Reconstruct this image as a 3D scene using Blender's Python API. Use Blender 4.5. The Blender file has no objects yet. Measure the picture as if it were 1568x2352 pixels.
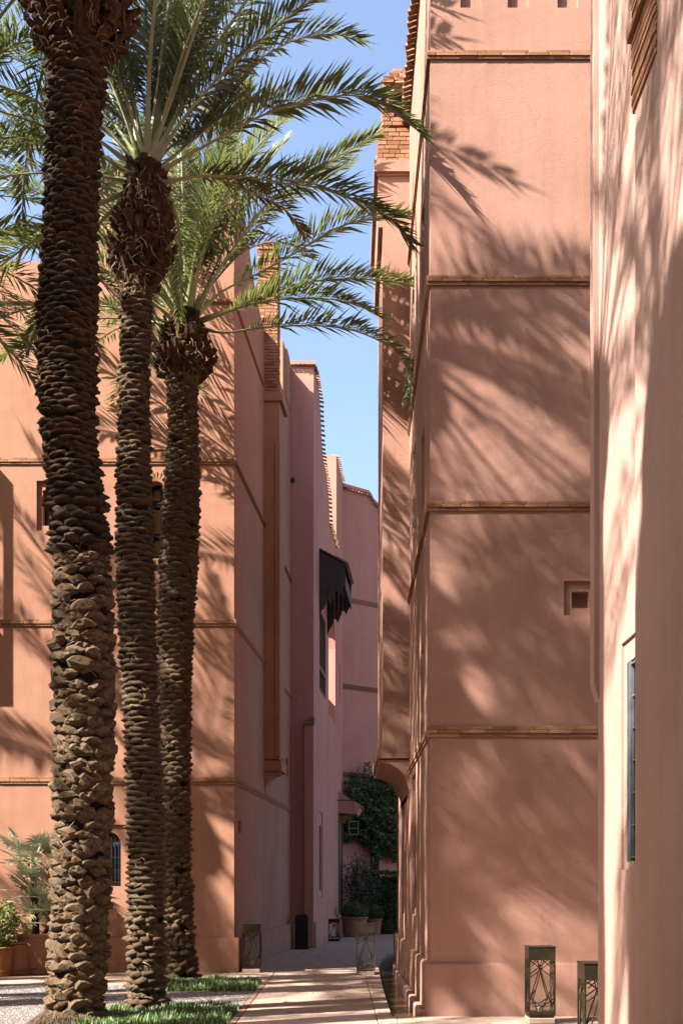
import bpy, bmesh, math, random
from mathutils import Vector, Matrix, noise, geometry

R = math.radians
SC = bpy.context.scene
COL = SC.collection
# ------------------------------------------------------------------ camera, sky, sun, exposure
F, HZ, CX, EYE = 2700.0, 2035.0, 784.0, 1.6      # focal length / horizon / centre in picture units, eye height (m)
cam = bpy.data.cameras.new('camera')
cam.sensor_fit = 'HORIZONTAL'; cam.sensor_width = 36.0
cam.lens = F / 1568.0 * 36.0
cam.shift_y = (HZ - 1176.0) / 1568.0
cam.clip_start = 0.1; cam.clip_end = 800.0
camo = bpy.data.objects.new('camera', cam); COL.objects.link(camo)
camo.location = (0, 0, EYE); camo.rotation_euler = (R(90), 0, 0)
SC.camera = camo

SUN = Vector((-0.625, -0.335, 0.705)).normalized()   # towards the sun
sun_az = math.atan2(SUN.x, SUN.y); sun_el = math.asin(SUN.z)
w = bpy.data.worlds.new('World'); SC.world = w; w.use_nodes = True
wn = w.node_tree; bg = wn.nodes['Background']
sky = wn.nodes.new('ShaderNodeTexSky'); sky.sky_type = 'NISHITA'; sky.sun_disc = False
sky.sun_elevation = sun_el; sky.sun_rotation = sun_az
sky.altitude = 400; sky.air_density = 1.0; sky.dust_density = 4.5; sky.ozone_density = 1.0
wn.links.new(sky.outputs[0], bg.inputs[0]); bg.inputs[1].default_value = 0.075
sl = bpy.data.lights.new('sun', 'SUN'); sl.energy = 5.0; sl.angle = R(0.53); sl.color = (1.0, 0.945, 0.885)
so = bpy.data.objects.new('sun', sl); COL.objects.link(so)
so.rotation_euler = (-SUN).to_track_quat('-Z', 'Y').to_euler()
SC.view_settings.view_transform = 'Standard'; SC.view_settings.look = 'None'
SC.view_settings.exposure = 2.34; SC.view_settings.gamma = 1.0
SC.view_settings.use_curve_mapping = False
SC.cycles.max_bounces = 10; SC.cycles.diffuse_bounces = 6; SC.cycles.glossy_bounces = 4
SC.cycles.transparent_max_bounces = 12

def P(px, py, Z):
    """picture position + distance -> a point of the place"""
    return Vector(((px - CX) / F * Z, Z, EYE + (HZ - py) / F * Z))
def zat(py, Z): return EYE + (HZ - py) / F * Z

# ------------------------------------------------------------------ object helpers
WM = {}
def obj(name, me, mat=None, parent=None, M=None, kind=None, label=None, cat=None, group=None):
    o = bpy.data.objects.new(name, me); COL.objects.link(o)
    M = M.copy() if M is not None else Matrix()
    o.matrix_basis = M
    if parent is not None:
        o.parent = parent; o.matrix_parent_inverse = WM[parent.name].inverted()
    WM[o.name] = M
    if mat is not None and me is not None and not me.materials: me.materials.append(mat)
    if kind: o['kind'] = kind
    if label: o['label'] = label
    if cat: o['category'] = cat
    if group: o['group'] = group
    return o
def thing(name, label, cat, loc=(0, 0, 0), rz=0.0, group=None):
    return obj(name, None, None, None, Matrix.Translation(Vector(loc)) @ Matrix.Rotation(rz, 4, 'Z'), None, label, cat, group)

class MB:
    def __init__(s): s.v = []; s.f = []; s.mi = []
    def add(s, vs, fs, mi=0):
        b = len(s.v); s.v.extend([Vector(v) for v in vs])
        for f in fs: s.f.append([i + b for i in f]); s.mi.append(mi)
    def box(s, a, b, M=None, mi=0):
        x0, y0, z0 = a; x1, y1, z1 = b
        vs = [Vector(p) for p in ((x0,y0,z0),(x1,y0,z0),(x1,y1,z0),(x0,y1,z0),(x0,y0,z1),(x1,y0,z1),(x1,y1,z1),(x0,y1,z1))]
        if M is not None: vs = [M @ v for v in vs]
        s.add(vs, [(0,3,2,1),(4,5,6,7),(0,1,5,4),(1,2,6,5),(2,3,7,6),(3,0,4,7)], mi)
    def bar(s, a, b, w, t, up=Vector((0, 0, 1)), mi=0):
        a = Vector(a); b = Vector(b); d = (b - a)
        L = d.length
        if L < 1e-6: return
        d /= L; sx = d.cross(up)
        if sx.length < 1e-4: sx = d.cross(Vector((1, 0, 0)))
        sx.normalize(); n = sx.cross(d)
        vs = []
        for p in (a, b):
            for i, j in ((-1,-1),(1,-1),(1,1),(-1,1)): vs.append(p + sx * (i * w / 2) + n * (j * t / 2))
        s.add(vs, [(0,1,2,3),(7,6,5,4),(0,4,5,1),(1,5,6,2),(2,6,7,3),(3,7,4,0)], mi)
    def tube(s, pts, rad, n=8, caps=True, mi=0):
        rings = []
        prev = None
        for i, p in enumerate(pts):
            p = Vector(p)
            t = (Vector(pts[min(i+1, len(pts)-1)]) - Vector(pts[max(i-1, 0)])).normalized()
            a = prev if prev is not None else (Vector((0,0,1)) if abs(t.z) < .9 else Vector((1,0,0)))
            x = (a - t * a.dot(t)).normalized(); prev = x; y = t.cross(x)
            r = rad[i] if isinstance(rad, (list, tuple)) else rad
            rings.append([p + x * (math.cos(2*math.pi*k/n) * r) + y * (math.sin(2*math.pi*k/n) * r) for k in range(n)])
        vs = [v for rg in rings for v in rg]; fs = []
        for i in range(len(pts) - 1):
            for k in range(n):
                fs.append((i*n+k, i*n+(k+1) % n, (i+1)*n+(k+1) % n, (i+1)*n+k))
        if caps: fs.append(tuple(range(n))[::-1]); fs.append(tuple((len(pts)-1)*n + k for k in range(n)))
        s.add(vs, fs, mi)
    def lathe(s, prof, n=24, c=(0, 0, 0), mi=0, sq=0):
        c = Vector(c); vs = []; fs = []
        for r, z in prof:
            for k in range(n):
                a = 2*math.pi*k/n; vs.append(c + Vector((math.cos(a)*r, math.sin(a)*r, z)))
        for i in range(len(prof) - 1):
            for k in range(n): fs.append((i*n+k, i*n+(k+1) % n, (i+1)*n+(k+1) % n, (i+1)*n+k))
        s.add(vs, fs, mi)
    def prism(s, poly, O, U, V, N, d0, d1, mi=0):
        """polygon (u,v) extruded along N from d0 to d1"""
        O = Vector(O); n = len(poly)
        vs = [O + U*u + V*v + N*d0 for u, v in poly] + [O + U*u + V*v + N*d1 for u, v in poly]
        tri = geometry.tessellate_polygon([[Vector((u, v, 0)) for u, v in poly]])
        fs = [t for t in tri] + [tuple(i + n for i in t[::-1]) for t in tri]
        fs += [(i, (i+1) % n, (i+1) % n + n, i + n) for i in range(n)]
        s.add(vs, fs, mi)
    def mesh(s, name, mats=None, smooth=False, recalc=True):
        me = bpy.data.meshes.new(name)
        me.from_pydata([tuple(v) for v in s.v], [], s.f)
        if mats:
            for m in mats: me.materials.append(m)
            if len(mats) > 1: me.polygons.foreach_set('material_index', s.mi)
        if recalc:
            bm = bmesh.new(); bm.from_mesh(me); bmesh.ops.recalc_face_normals(bm, faces=bm.faces); bm.to_mesh(me); bm.free()
        if smooth: me.polygons.foreach_set('use_smooth', [True] * len(me.polygons))
        me.update(); return me
    def obj(s, name, mat, parent=None, smooth=False, recalc=True, **k):
        return obj(name, s.mesh(name, mat if isinstance(mat, list) else [mat], smooth, recalc), None, parent, None, **k)

def bevel_mesh(me, w, seg=1, ang=30):
    bm = bmesh.new(); bm.from_mesh(me)
    bmesh.ops.remove_doubles(bm, verts=bm.verts, dist=1e-5)
    es = [e for e in bm.edges if len(e.link_faces) == 2 and e.calc_face_angle(0) > R(ang)]
    if es: bmesh.ops.bevel(bm, geom=es, offset=w, segments=seg, affect='EDGES', clamp_overlap=True)
    bm.to_mesh(me); bm.free(); me.update(); return me

# ------------------------------------------------------------------ materials
MAT = {}
def nmat(name):
    m = bpy.data.materials.new(name); m.use_nodes = True
    nt = m.node_tree; b = nt.nodes['Principled BSDF']; MAT[name] = m
    return m, nt, b
def N(nt, t, **k):
    n = nt.nodes.new(t)
    for a, v in k.items():
        if a in n.inputs: n.inputs[a].default_value = v
        else: setattr(n, a, v)
    return n
def ramp(nt, fac, stops):
    r = nt.nodes.new('ShaderNodeValToRGB'); e = r.color_ramp.elements
    while len(e) > 1: e.remove(e[-1])
    for i, (p, c) in enumerate(stops):
        x = e[0] if i == 0 else e.new(p)
        x.position = p; x.color = (c[0], c[1], c[2], 1)
    nt.links.new(fac, r.inputs[0]); return r.outputs[0]
def coords(nt, scale=(1, 1, 1), obj=True):
    tc = nt.nodes.new('ShaderNodeTexCoord'); mp = nt.nodes.new('ShaderNodeMapping'); mp.inputs['Scale'].default_value = scale
    nt.links.new(tc.outputs['Object' if obj else 'Generated'], mp.inputs[0]); return mp.outputs[0]
def noise_n(nt, vec, scale, detail=4, rough=.55, dist=0):
    n = nt.nodes.new('ShaderNodeTexNoise'); n.inputs['Scale'].default_value = scale; n.inputs['Detail'].default_value = detail
    n.inputs['Roughness'].default_value = rough; n.inputs['Distortion'].default_value = dist
    nt.links.new(vec, n.inputs['Vector']); return n.outputs['Fac']
def math_n(nt, op, a, b=None):
    n = nt.nodes.new('ShaderNodeMath'); n.operation = op
    for i, x in enumerate((a, b)):
        if x is None: continue
        if isinstance(x, (int, float)): n.inputs[i].default_value = x
        else: nt.links.new(x, n.inputs[i])
    return n.outputs[0]
def mix_c(nt, fac, a, b, mode='MIX'):
    n = nt.nodes.new('ShaderNodeMix'); n.data_type = 'RGBA'; n.blend_type = mode
    for i, x in ((0, fac), (6, a), (7, b)):
        if isinstance(x, (int, float)): n.inputs[i].default_value = x
        elif isinstance(x, tuple): n.inputs[i].default_value = (*x, 1) if len(x) == 3 else x
        else: nt.links.new(x, n.inputs[i])
    return n.outputs[2]
def bump(nt, b, h, strength=.3, dist=.02):
    n = nt.nodes.new('ShaderNodeBump'); n.inputs['Strength'].default_value = strength; n.inputs['Distance'].default_value = dist
    nt.links.new(h, n.inputs['Height']); nt.links.new(n.outputs[0], b.inputs['Normal'])
def rnd(nt): return nt.nodes.new('ShaderNodeObjectInfo').outputs['Random']

def plaster(name, base, var=.10, sat=None):
    m, nt, b = nmat(name); v = coords(nt)
    a = noise_n(nt, v, .55, 5, .6); c = noise_n(nt, v, 3.2, 6, .65)
    vs = coords(nt, (3.0, 3.0, .16)); st = noise_n(nt, vs, 1.6, 4, .6)
    f = math_n(nt, 'ADD', math_n(nt, 'MULTIPLY', a, .5), math_n(nt, 'ADD', math_n(nt, 'MULTIPLY', c, .22), math_n(nt, 'MULTIPLY', st, .28)))
    lo = tuple(x * (1 - var * k) for x, k in zip(base, (1.2, 1.6, 1.7))); hi = tuple(min(1, x * (1 + var * k)) for x, k in zip(base, (.7, 1.1, 1.3)))
    col = ramp(nt, f, [(.36, lo), (.52, base), (.68, hi)])
    # faint hairline cracks
    cr = nt.nodes.new('ShaderNodeTexVoronoi'); cr.feature = 'DISTANCE_TO_EDGE'; cr.inputs['Scale'].default_value = .45
    vd = nt.nodes.new('ShaderNodeVectorMath'); vd.operation = 'ADD'
    nn = nt.nodes.new('ShaderNodeTexNoise'); nn.inputs['Scale'].default_value = 2.0; nn.inputs['Detail'].default_value = 5
    nt.links.new(v, nn.inputs['Vector']); nt.links.new(v, vd.inputs[0]); nt.links.new(nn.outputs['Color'], vd.inputs[1])
    nt.links.new(vd.outputs[0], cr.inputs['Vector'])
    ck = math_n(nt, 'MULTIPLY', math_n(nt, 'LESS_THAN', cr.outputs['Distance'], .0035), math_n(nt, 'GREATER_THAN', a, .54))
    col = mix_c(nt, math_n(nt, 'MULTIPLY', ck, .25), col, tuple(x * .55 for x in base))
    # splashed dirt with a ragged upper edge along the foot of the wall
    sx = nt.nodes.new('ShaderNodeSeparateXYZ'); nt.links.new(v, sx.inputs[0])
    zz = math_n(nt, 'ADD', sx.outputs[2], math_n(nt, 'MULTIPLY', math_n(nt, 'SUBTRACT', c, .5), .9))
    dm = ramp(nt, zz, [(.04, (.42, .42, .42)), (.22, (.12, .12, .12)), (.34, (0, 0, 0))])
    col = mix_c(nt, dm, col, tuple(x * q for x, q in zip(base, (.55, .58, .60))))
    # pale lime bloom and rain streaks
    v2 = coords(nt, (5, 5, .10)); s2 = noise_n(nt, v2, 2.4, 5, .7)
    col = mix_c(nt, ramp(nt, s2, [(.60, (0, 0, 0)), (.80, (.22, .22, .22))]), col, tuple(x * q for x, q in zip(base, (.72, .70, .70))))
    nt.links.new(col, b.inputs['Base Color']); b.inputs['Roughness'].default_value = .88
    b.inputs['Specular IOR Level'].default_value = .2
    h1 = noise_n(nt, v, 7, 5, .6); h2 = noise_n(nt, v, 55, 4, .7)
    h = math_n(nt, 'ADD', math_n(nt, 'MULTIPLY', h1, .35), math_n(nt, 'MULTIPLY', h2, .4))
    bump(nt, b, h, .5, .022)
    return m
PLA = plaster('plaster_pink', (.286, .155, .110), .14)
PLL = plaster('plaster_orange', (.300, .150, .094), .14)
PLB = plaster('plaster_rose', (.40, .192, .145), .12)
PLN = plaster('plaster_near', (.33, .205, .160), .12)

KA = .72
def dim(c, k=None): return tuple(x * (KA if k is None else k) for x in c)
def simple(name, c0, c1, scale=6, rough=.8, bs=.3, bd=.01, bscale=None, spec=.3, use_rnd=0.0, metal=0.0, gen=False):
    m, nt, b = nmat(name); v = coords(nt, obj=not gen)
    f = noise_n(nt, v, scale, 5, .6)
    if use_rnd: f = math_n(nt, 'ADD', math_n(nt, 'MULTIPLY', f, 1 - use_rnd), math_n(nt, 'MULTIPLY', rnd(nt), use_rnd))
    nt.links.new(ramp(nt, f, [(.25, dim(c0)), (.75, dim(c1))]), b.inputs['Base Color'])
    b.inputs['Roughness'].default_value = rough; b.inputs['Specular IOR Level'].default_value = spec; b.inputs['Metallic'].default_value = metal
    bump(nt, b, noise_n(nt, v, bscale or scale * 4, 5, .65), bs, bd)
    return m
BRICK = simple('brick', (.27, .125, .065), (.42, .22, .125), 9, .9, .5, .01, 60, .1, .6)
MORTAR = simple('mortar', (.25, .125, .07), (.35, .19, .115), 14, .95, .5, .01, 70, .1)
TILE = simple('roof_tile', (.28, .14, .085), (.42, .25, .16), 10, .85, .4, .01, 40, .2, .6)
TERRA = simple('terracotta', (.30, .14, .08), (.40, .215, .135), 5, .85, .3, .008, 50, .2)
TERRO = simple('terracotta_orange', (.32, .14, .045), (.40, .19, .07), 5, .8, .3, .008, 50, .2)
WOOD = simple('dark_wood', (.034, .021, .018), (.075, .048, .040), 8, .65, .5, .01, 30, .3)
WOODR = simple('brown_wood', (.16, .06, .02), (.26, .11, .04), 8, .7, .5, .01, 30, .3)
BRONZE = simple('bronze', (.040, .033, .018), (.095, .078, .045), 9, .42, .2, .004, 60, .5, 0, .75)
BRONZE_SHEEN = simple('bronze_with_sheen', (.19, .175, .14), (.34, .315, .26), 9, .38, .2, .004, 60, .5, 0, .7)  # lighter lantern metal, its reflected light put into the base colour
BLACKM = simple('black_iron', (.012, .011, .010), (.03, .027, .024), 9, .5, .2, .004, 60, .4, 0, .3)
CONC = simple('concrete', (.32, .215, .16), (.42, .295, .225), 3, .85, .35, .006, 90, .25, .25)
STONE = simple('pale_stone', (.44, .31, .22), (.56, .42, .31), 5, .8, .3, .006, 60, .25)
PAVB = simple('paving_brick', (.24, .12, .08), (.36, .20, .14), 8, .88, .4, .006, 60, .2, .6)
EARTH = simple('earth', (.13, .075, .045), (.22, .13, .08), 7, .95, .6, .02, 40, .1)
PEB = simple('pebble', (.10, .08, .07), (.24, .205, .18), 4, .7, .2, .004, 50, .3)
def pebble_mat():
    m, nt, b = nmat('pebbles'); g = nt.nodes.new('ShaderNodeNewGeometry')
    nt.links.new(ramp(nt, g.outputs['Random Per Island'], [(0, (.05, .040, .035)), (.5, (.12, .10, .088)), (1, (.26, .235, .215))]), b.inputs['Base Color'])
    b.inputs['Roughness'].default_value = .6; return m
PEBS = pebble_mat()
def grass_mat():
    m, nt, b = nmat('grass'); g = nt.nodes.new('ShaderNodeNewGeometry')
    nt.links.new(ramp(nt, g.outputs['Random Per Island'], [(0, (.03, .075, .012)), (.5, (.065, .135, .026)), (.84, (.12, .18, .045)), (.92, (.20, .19, .075)), (1, (.27, .22, .12))]), b.inputs['Base Color'])
    b.inputs['Roughness'].default_value = .5; return m
GRASS = grass_mat()
def leafy(name, stops, rough=.42, trans=.22, tcol=(.20, .26, .05), island=True, spec=.5):
    m, nt, b = nmat(name); g = nt.nodes.new('ShaderNodeNewGeometry')
    f = g.outputs['Random Per Island'] if island else rnd(nt)
    col = ramp(nt, f, [(p, dim(c, .62)) for p, c in stops]); tcol = dim(tcol, .62)
    nt.links.new(col, b.inputs['Base Color']); b.inputs['Roughness'].default_value = rough; b.inputs['Specular IOR Level'].default_value = spec
    t = nt.nodes.new('ShaderNodeBsdfTranslucent'); t.inputs[0].default_value = (*tcol, 1)
    mx = nt.nodes.new('ShaderNodeMixShader'); mx.inputs[0].default_value = trans
    out = nt.nodes['Material Output']
    nt.links.new(b.outputs[0], mx.inputs[1]); nt.links.new(t.outputs[0], mx.inputs[2]); nt.links.new(mx.outputs[0], out.inputs[0])
    return m
FROND = leafy('palm_leaf', [(0, (.12, .14, .06)), (.5, (.19, .215, .105)), (.93, (.26, .28, .15)), (1, (.40, .33, .15))], rough=.5, trans=.3, tcol=(.34, .40, .10), spec=.32)
FROND2 = leafy('palm_leaf_blue', [(0, (.13, .16, .10)), (.5, (.21, .245, .16)), (1, (.29, .32, .215))], rough=.5, trans=.3, tcol=(.30, .36, .14), spec=.32)
FRONDY = leafy('palm_leaf_old', [(0, (.20, .16, .06)), (.5, (.30, .24, .09)), (1, (.40, .29, .14))], rough=.6, trans=.25, tcol=(.4, .30, .07), spec=.2)
RACH = simple('palm_stem', (.24, .25, .10), (.44, .43, .22), 5, .5, .15, .004, 30, .4)
FANL = leafy('fan_leaf', [(0, (.24, .29, .18)), (.6, (.38, .44, .31)), (1, (.52, .56, .42))], tcol=(.2, .26, .1))
SHRUB = leafy('shrub_leaf', [(0, (.03, .065, .016)), (.6, (.07, .125, .032)), (1, (.13, .19, .05))])
SHRUBY = leafy('shrub_leaf_yellow', [(0, (.08, .12, .02)), (.5, (.16, .21, .04)), (1, (.28, .32, .08))])
OLIVE = leafy('olive_leaf', [(0, (.05, .06, .035)), (.6, (.09, .10, .065)), (1, (.14, .15, .10))])
STEM = simple('stem', (.06, .045, .03), (.13, .10, .07), 8, .9, .4, .01)
def glass_mat(name, col, rough=.05):
    m, nt, b = nmat(name); b.inputs['Base Color'].default_value = (*col, 1); b.inputs['Roughness'].default_value = rough
    b.inputs['Transmission Weight'].default_value = 1.0; b.inputs['IOR'].default_value = 1.15; return m
GLASS = glass_mat('clear_glass', (.93, .95, .94))
def dark_pane(name, col, rough=.08):
    m, nt, b = nmat(name); b.inputs['Base Color'].default_value = (*col, 1); b.inputs['Roughness'].default_value = rough
    b.inputs['Specular IOR Level'].default_value = .6; return m
PANE = dark_pane('dark_window_glass', (.012, .012, .014)); PANEY = dark_pane('amber_window_glass', (.16, .085, .01), .3)
PANEG = dark_pane('grey_window_glass', (.035, .045, .06), .15)
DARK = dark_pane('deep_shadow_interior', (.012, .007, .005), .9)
CANDLE = simple('wax', (.62, .55, .42), (.70, .63, .50), 4, .6)
def water_mat():
    m, nt, b = nmat('water'); v = coords(nt)
    b.inputs['Base Color'].default_value = (.05, .03, .012, 1); b.inputs['Roughness'].default_value = .06
    b.inputs['Specular IOR Level'].default_value = .6
    bump(nt, b, noise_n(nt, v, 22, 3, .5, .4), .25, .02); return m
WATER = water_mat()
def bark(name, c0, c1, c2, scale=9):
    """leaf bases: grey weathered faces, ochre broken sides, dark clefts - varies from piece to piece"""
    m, nt, b = nmat(name); v = coords(nt); r = rnd(nt)
    vv = nt.nodes.new('ShaderNodeVectorMath'); vv.operation = 'ADD'
    cx = nt.nodes.new('ShaderNodeCombineXYZ'); k = math_n(nt, 'MULTIPLY', r, 37.0)
    for i in range(3): nt.links.new(k, cx.inputs[i])
    nt.links.new(v, vv.inputs[0]); nt.links.new(cx.outputs[0], vv.inputs[1])
    c0, c1, c2 = dim(c0), dim(c1), dim(c2)
    a = noise_n(nt, vv.outputs[0], 2.2, 5, .65); f = noise_n(nt, vv.outputs[0], 9, 6, .7)
    col = mix_c(nt, ramp(nt, a, [(.46, (0, 0, 0)), (.62, (1, 1, 1))]), c1, c2)
    col = mix_c(nt, ramp(nt, f, [(.36, (1, 1, 1)), (.52, (0, 0, 0))]), col, c0)
    col = mix_c(nt, math_n(nt, 'MULTIPLY', r, .35), col, tuple(x * .45 for x in c1))
    nt.links.new(col, b.inputs['Base Color']); b.inputs['Roughness'].default_value = .85; b.inputs['Specular IOR Level'].default_value = .25
    st = coords(nt, (2, 2, .6)); fib = noise_n(nt, st, 10, 6, .7)
    bump(nt, b, math_n(nt, 'ADD', f, fib), .6, .03); return m
BOSS1 = bark('leaf_base_bark', (.012, .007, .004), (.200, .140, .084), (.18, .084, .020))
BOSS4 = bark('crown_shaded_bark', (.010, .005, .003), (.088, .054, .030), (.11, .056, .018))  # upper trunk of the nearest palm: crown shade put into the bark colour

BOSS2 = bark('ridged_bark', (.016, .010, .006), (.135, .084, .044), (.19, .128, .066))
BOSS3 = bark('scaled_bark', (.014, .008, .005), (.155, .100, .052), (.20, .130, .056))
BOOT = bark('old_leaf_boot', (.022, .009, .004), (.085, .038, .014), (.15, .062, .014))
CORE = simple('trunk_core', (.010, .005, .003), (.028, .016, .009), 8, .95, .8, .03, 30, .1)
ROOT = simple('root_mat', (.07, .045, .025), (.22, .155, .095), 16, .95, .9, .04, 45, .1)
FIBRE = simple('fibre', (.20, .13, .06), (.40, .30, .17), 10, .9)

# ------------------------------------------------------------------ masonry helpers
UP = Vector((0, 0, 1))
rng = random.Random(7)
def unit_brick(name, mat, seed):
    mb = MB(); mb.box((-.5, -.5, -.5), (.5, .5, .5)); me = mb.mesh(name, [mat]); r = random.Random(seed)
    bm = bmesh.new(); bm.from_mesh(me)
    bmesh.ops.bevel(bm, geom=bm.edges[:], offset=.07, segments=1, affect='EDGES')
    for v in bm.verts: v.co += Vector((r.uniform(-.008, .008), r.uniform(-.025, .025), r.uniform(-.025, .025)))
    bm.to_mesh(me); bm.free(); return me
BR = [unit_brick('brick', BRICK, i) for i in range(5)]
PB = [unit_brick('paving_brick', PAVB, 20 + i) for i in range(4)]
def tile_mesh(name, r=.055, L=.24, t=.014, n=6):
    mb = MB(); vs = []; fs = []
    for y in (0, L):
        rr = r * (1.0 if y == 0 else .85)
        for q in (rr, rr - t):
            for k in range(n + 1):
                a = math.pi * k / n; vs.append((math.cos(a) * q, y, math.sin(a) * q))
    m = n + 1
    for k in range(n):
        fs += [(k, k+1, 2*m+k+1, 2*m+k), (m+k+1, m+k, 3*m+k, 3*m+k+1), (k+1, k, m+k, m+k+1), (2*m+k, 2*m+k+1, 3*m+k+1, 3*m+k)]
    fs += [(0, 2*m, 3*m, m), (n, m+n, 3*m+n, 2*m+n)]
    mb.add(vs, fs); return mb.mesh(name, [TILE])
TL = tile_mesh('roof_tile')
def axes(u, n, up, pos):
    M = Matrix.Identity(4)
    for i, a in enumerate((u, n, up)):
        M[0][i], M[1][i], M[2][i] = a
    M[0][3], M[1][3], M[2][3] = pos; return M
def brick(parent, c, u, n, L, D, Hh, meshes=BR, name='brick', jit=1.0):
    j = lambda s: rng.uniform(-s, s) * jit
    a = j(.012); uu = (u + UP * a).normalized(); vv = (UP - u * a).normalized()
    return obj(name, rng.choice(meshes), None, parent, axes(uu * L, n * D * (1 + j(.1)), vv * Hh * (1 + j(.05)), c + n * j(.006) + UP * j(.002)))
def course(parent, O, u, n, L, z0, z1, layers=3, bl=.25, prof=(.03, .055, .04), bricks=True, k0=0):
    """projecting brick string course: mortar core with the bricks of every layer"""
    O = Vector(O); u = u.normalized(); n = n.normalized(); mb = MB(); h = (z1 - z0) / layers
    M = axes(u, n, UP, O + UP * z0)
    if not bricks:
        for i in range(layers):
            mb.box((0, -.02, i*h + .006), (L, prof[i], (i+1)*h - .006), M)
        mb.box((0, -.02, .004), (L, min(prof) * .6, z1 - z0 - .004), M)
        return mb.obj('string_course', BRICK, parent)
    mb.box((0, -.02, .003), (L, .017, z1 - z0 - .003), M)
    p = mb.obj('string_course', MORTAR, parent)
    for i in range(layers):
        x = -rng.uniform(0, .6) * bl
        while x < L - .02:
            l = bl * rng.uniform(.85, 1.12); a = max(x, 0); b = min(x + l, L)
            if b - a > .03:
                d = prof[i] + .02
                brick(p, O + u * ((a + b) / 2) + n * (prof[i] - d / 2) + UP * (z0 + (i + .5) * h), u, n, b - a - .005, d, h - .003, jit=.18)
            x += l
    return p
def facade(mb, O, u, n, outer, holes=(), mi=0):
    """wall sheet with real recesses. holes: dict(poly, depth, back, inner, bmi)"""
    loops = [[Vector((a, b, 0)) for a, b in outer]] + [[Vector((a, b, 0)) for a, b in h['poly']] for h in holes]
    flat = [p for l in loops for p in l]
    tri = geometry.tessellate_polygon(loops)
    mb.add([O + u * p.x + UP * p.y for p in flat], [tuple(t) for t in tri], mi)
    for h in holes:
        pl = h['poly']; d = h['depth']; m = len(pl)
        f = [O + u * a + UP * b for a, b in pl]; g = [p - n * d for p in f]
        mb.add(f + g, [(i, (i+1) % m, (i+1) % m + m, i + m) for i in range(m)], mi)
        if h.get('inner'): facade(mb, O - n * d, u, n, pl, h['inner'], mi)
        elif h.get('back', True): facade(mb, O - n * d, u, n, pl, (), h.get('bmi', mi))
def rect(a, b, c, d): return [(a, c), (b, c), (b, d), (a, d)]
def arch(a, b, c, d, k=10, horse=0.0):
    """rectangle a..b, c..d with a round head"""
    r = (b - a) / 2; cx = (a + b) / 2; zs = d - r
    pts = [(a, c), (b, c)]
    a0 = -R(25) * horse
    if horse: pts += [(b, zs - r * .75)]; r2 = r * 1.12
    else: r2 = r
    for i in range(k + 1):
        t = a0 + (math.pi - 2 * a0) * i / k; pts.append((cx + math.cos(t) * r2, zs + math.sin(t) * r2))
    if horse: pts += [(a, zs - r * .75)]
    return pts
def tiles_along(parent, pts, n, step, drop=.0, proud=.05, sc=1.0, every=1.0, tilt=20):
    """barrel tiles poking out under a coping along a polyline"""
    L = 0.0; nxt = step * .5
    for a, b in zip(pts, pts[1:]):
        d = (b - a); l = d.length
        if l < 1e-6: continue
        u = d / l
        while nxt < L + l:
            p = a + u * (nxt - L); nn = n
            y = -(nn * math.cos(R(tilt)) - UP * math.sin(R(tilt))); x = nn.cross(UP); z = x.cross(y) * -1
            z = UP * math.cos(R(tilt)) + nn * math.sin(R(tilt))
            M = axes(x * sc, y * sc, z * sc, p + n * (proud * rng.uniform(.8, 1.15)) - UP * (drop + rng.uniform(-.006, .006)))
            obj('roof_tile', TL, None, parent, M); nxt += step
        L += l

# ------------------------------------------------------------------ ground
def slab(name, poly, z0, z1, mat, kind='structure', parent=None, bev=.008):
    mb = MB(); mb.prism([(x, y) for x, y in poly], Vector((0, 0, 0)), Vector((1, 0, 0)), Vector((0, 1, 0)), UP, z0, z1)
    me = mb.mesh(name, [mat]); bevel_mesh(me, bev)
    return obj(name, me, None, parent, None, kind)
mb = MB(); mb.add([(-220, -220, -.16), (220, -220, -.16), (220, 300, -.16), (-220, 300, -.16)], [(0, 1, 2, 3)])
mb.obj('ground', EARTH, None, kind='structure')
path = slab('path', rect(-2.3, 3.2, -9, 60), -.15, -.135, EARTH, bev=.001)
cz = [-9, 2, 7.5, 11.4, 14.9, 18.75, 22.9, 27.95]
for a, b in zip(cz, cz[1:]):
    lx = -1.228
    if a > 20: lx = -2.05
    slab('paving_slab', [(lx, a + .004), (.424, a + .004), (.424, b - .004), (lx, b - .004)], -.13, 0, CONC, None, path)
slab('paving_slab', [(-2.05, 18.754), (-1.236, 18.754), (-1.236, 22.896), (-2.05, 22.896)], -.13, -.001, CONC, None, path)
slab('paving_slab', [(-3, 27.958), (3, 27.958), (3, 34), (-3, 34)], -.13, 0, CONC, None, path)
slab('paving_slab', [(-3, 34.008), (6, 34.008), (6, 48), (-3, 48)], -.13, 0, CONC, None, path)
EDGE = [(14.4, .62), (16.2, .63), (18.4, .65), (21, .69), (23.35, .74), (25.2, .82), (26.6, .90), (27.5, 1.03), (27.95, 1.3)]
def ex(z):
    for (a, p), (b, q) in zip(EDGE, EDGE[1:]):
        if a <= z <= b: return p + (q - p) * (z - a) / (b - a)
    return .66
ks = [-9, 7.5, 11.4, 14.396, 16.3, 18.75, 20.8, 22.9, 25.4, 27.95]
for a, b in zip(ks, ks[1:]):
    zs = [a + .004 + (b - a - .008) * i / 6 for i in range(7)]
    slab('kerb_slab', [(.432, zs[0])] + [(ex(z), z) for z in zs] + [(.432, zs[-1])], -.15, .003, CONC, None, path)
court = slab('courtyard_paving', rect(.664, 9, -9, 14.395), -.15, -.004, CONC)
slab('building_apron', rect(-40, -2.054, 18.99, 23), -.15, -.002, CONC)
slab('channel_bed', rect(.6, 1.3, 14.4, 28.2), -.155, -.145, EARTH, bev=.001)
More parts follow.
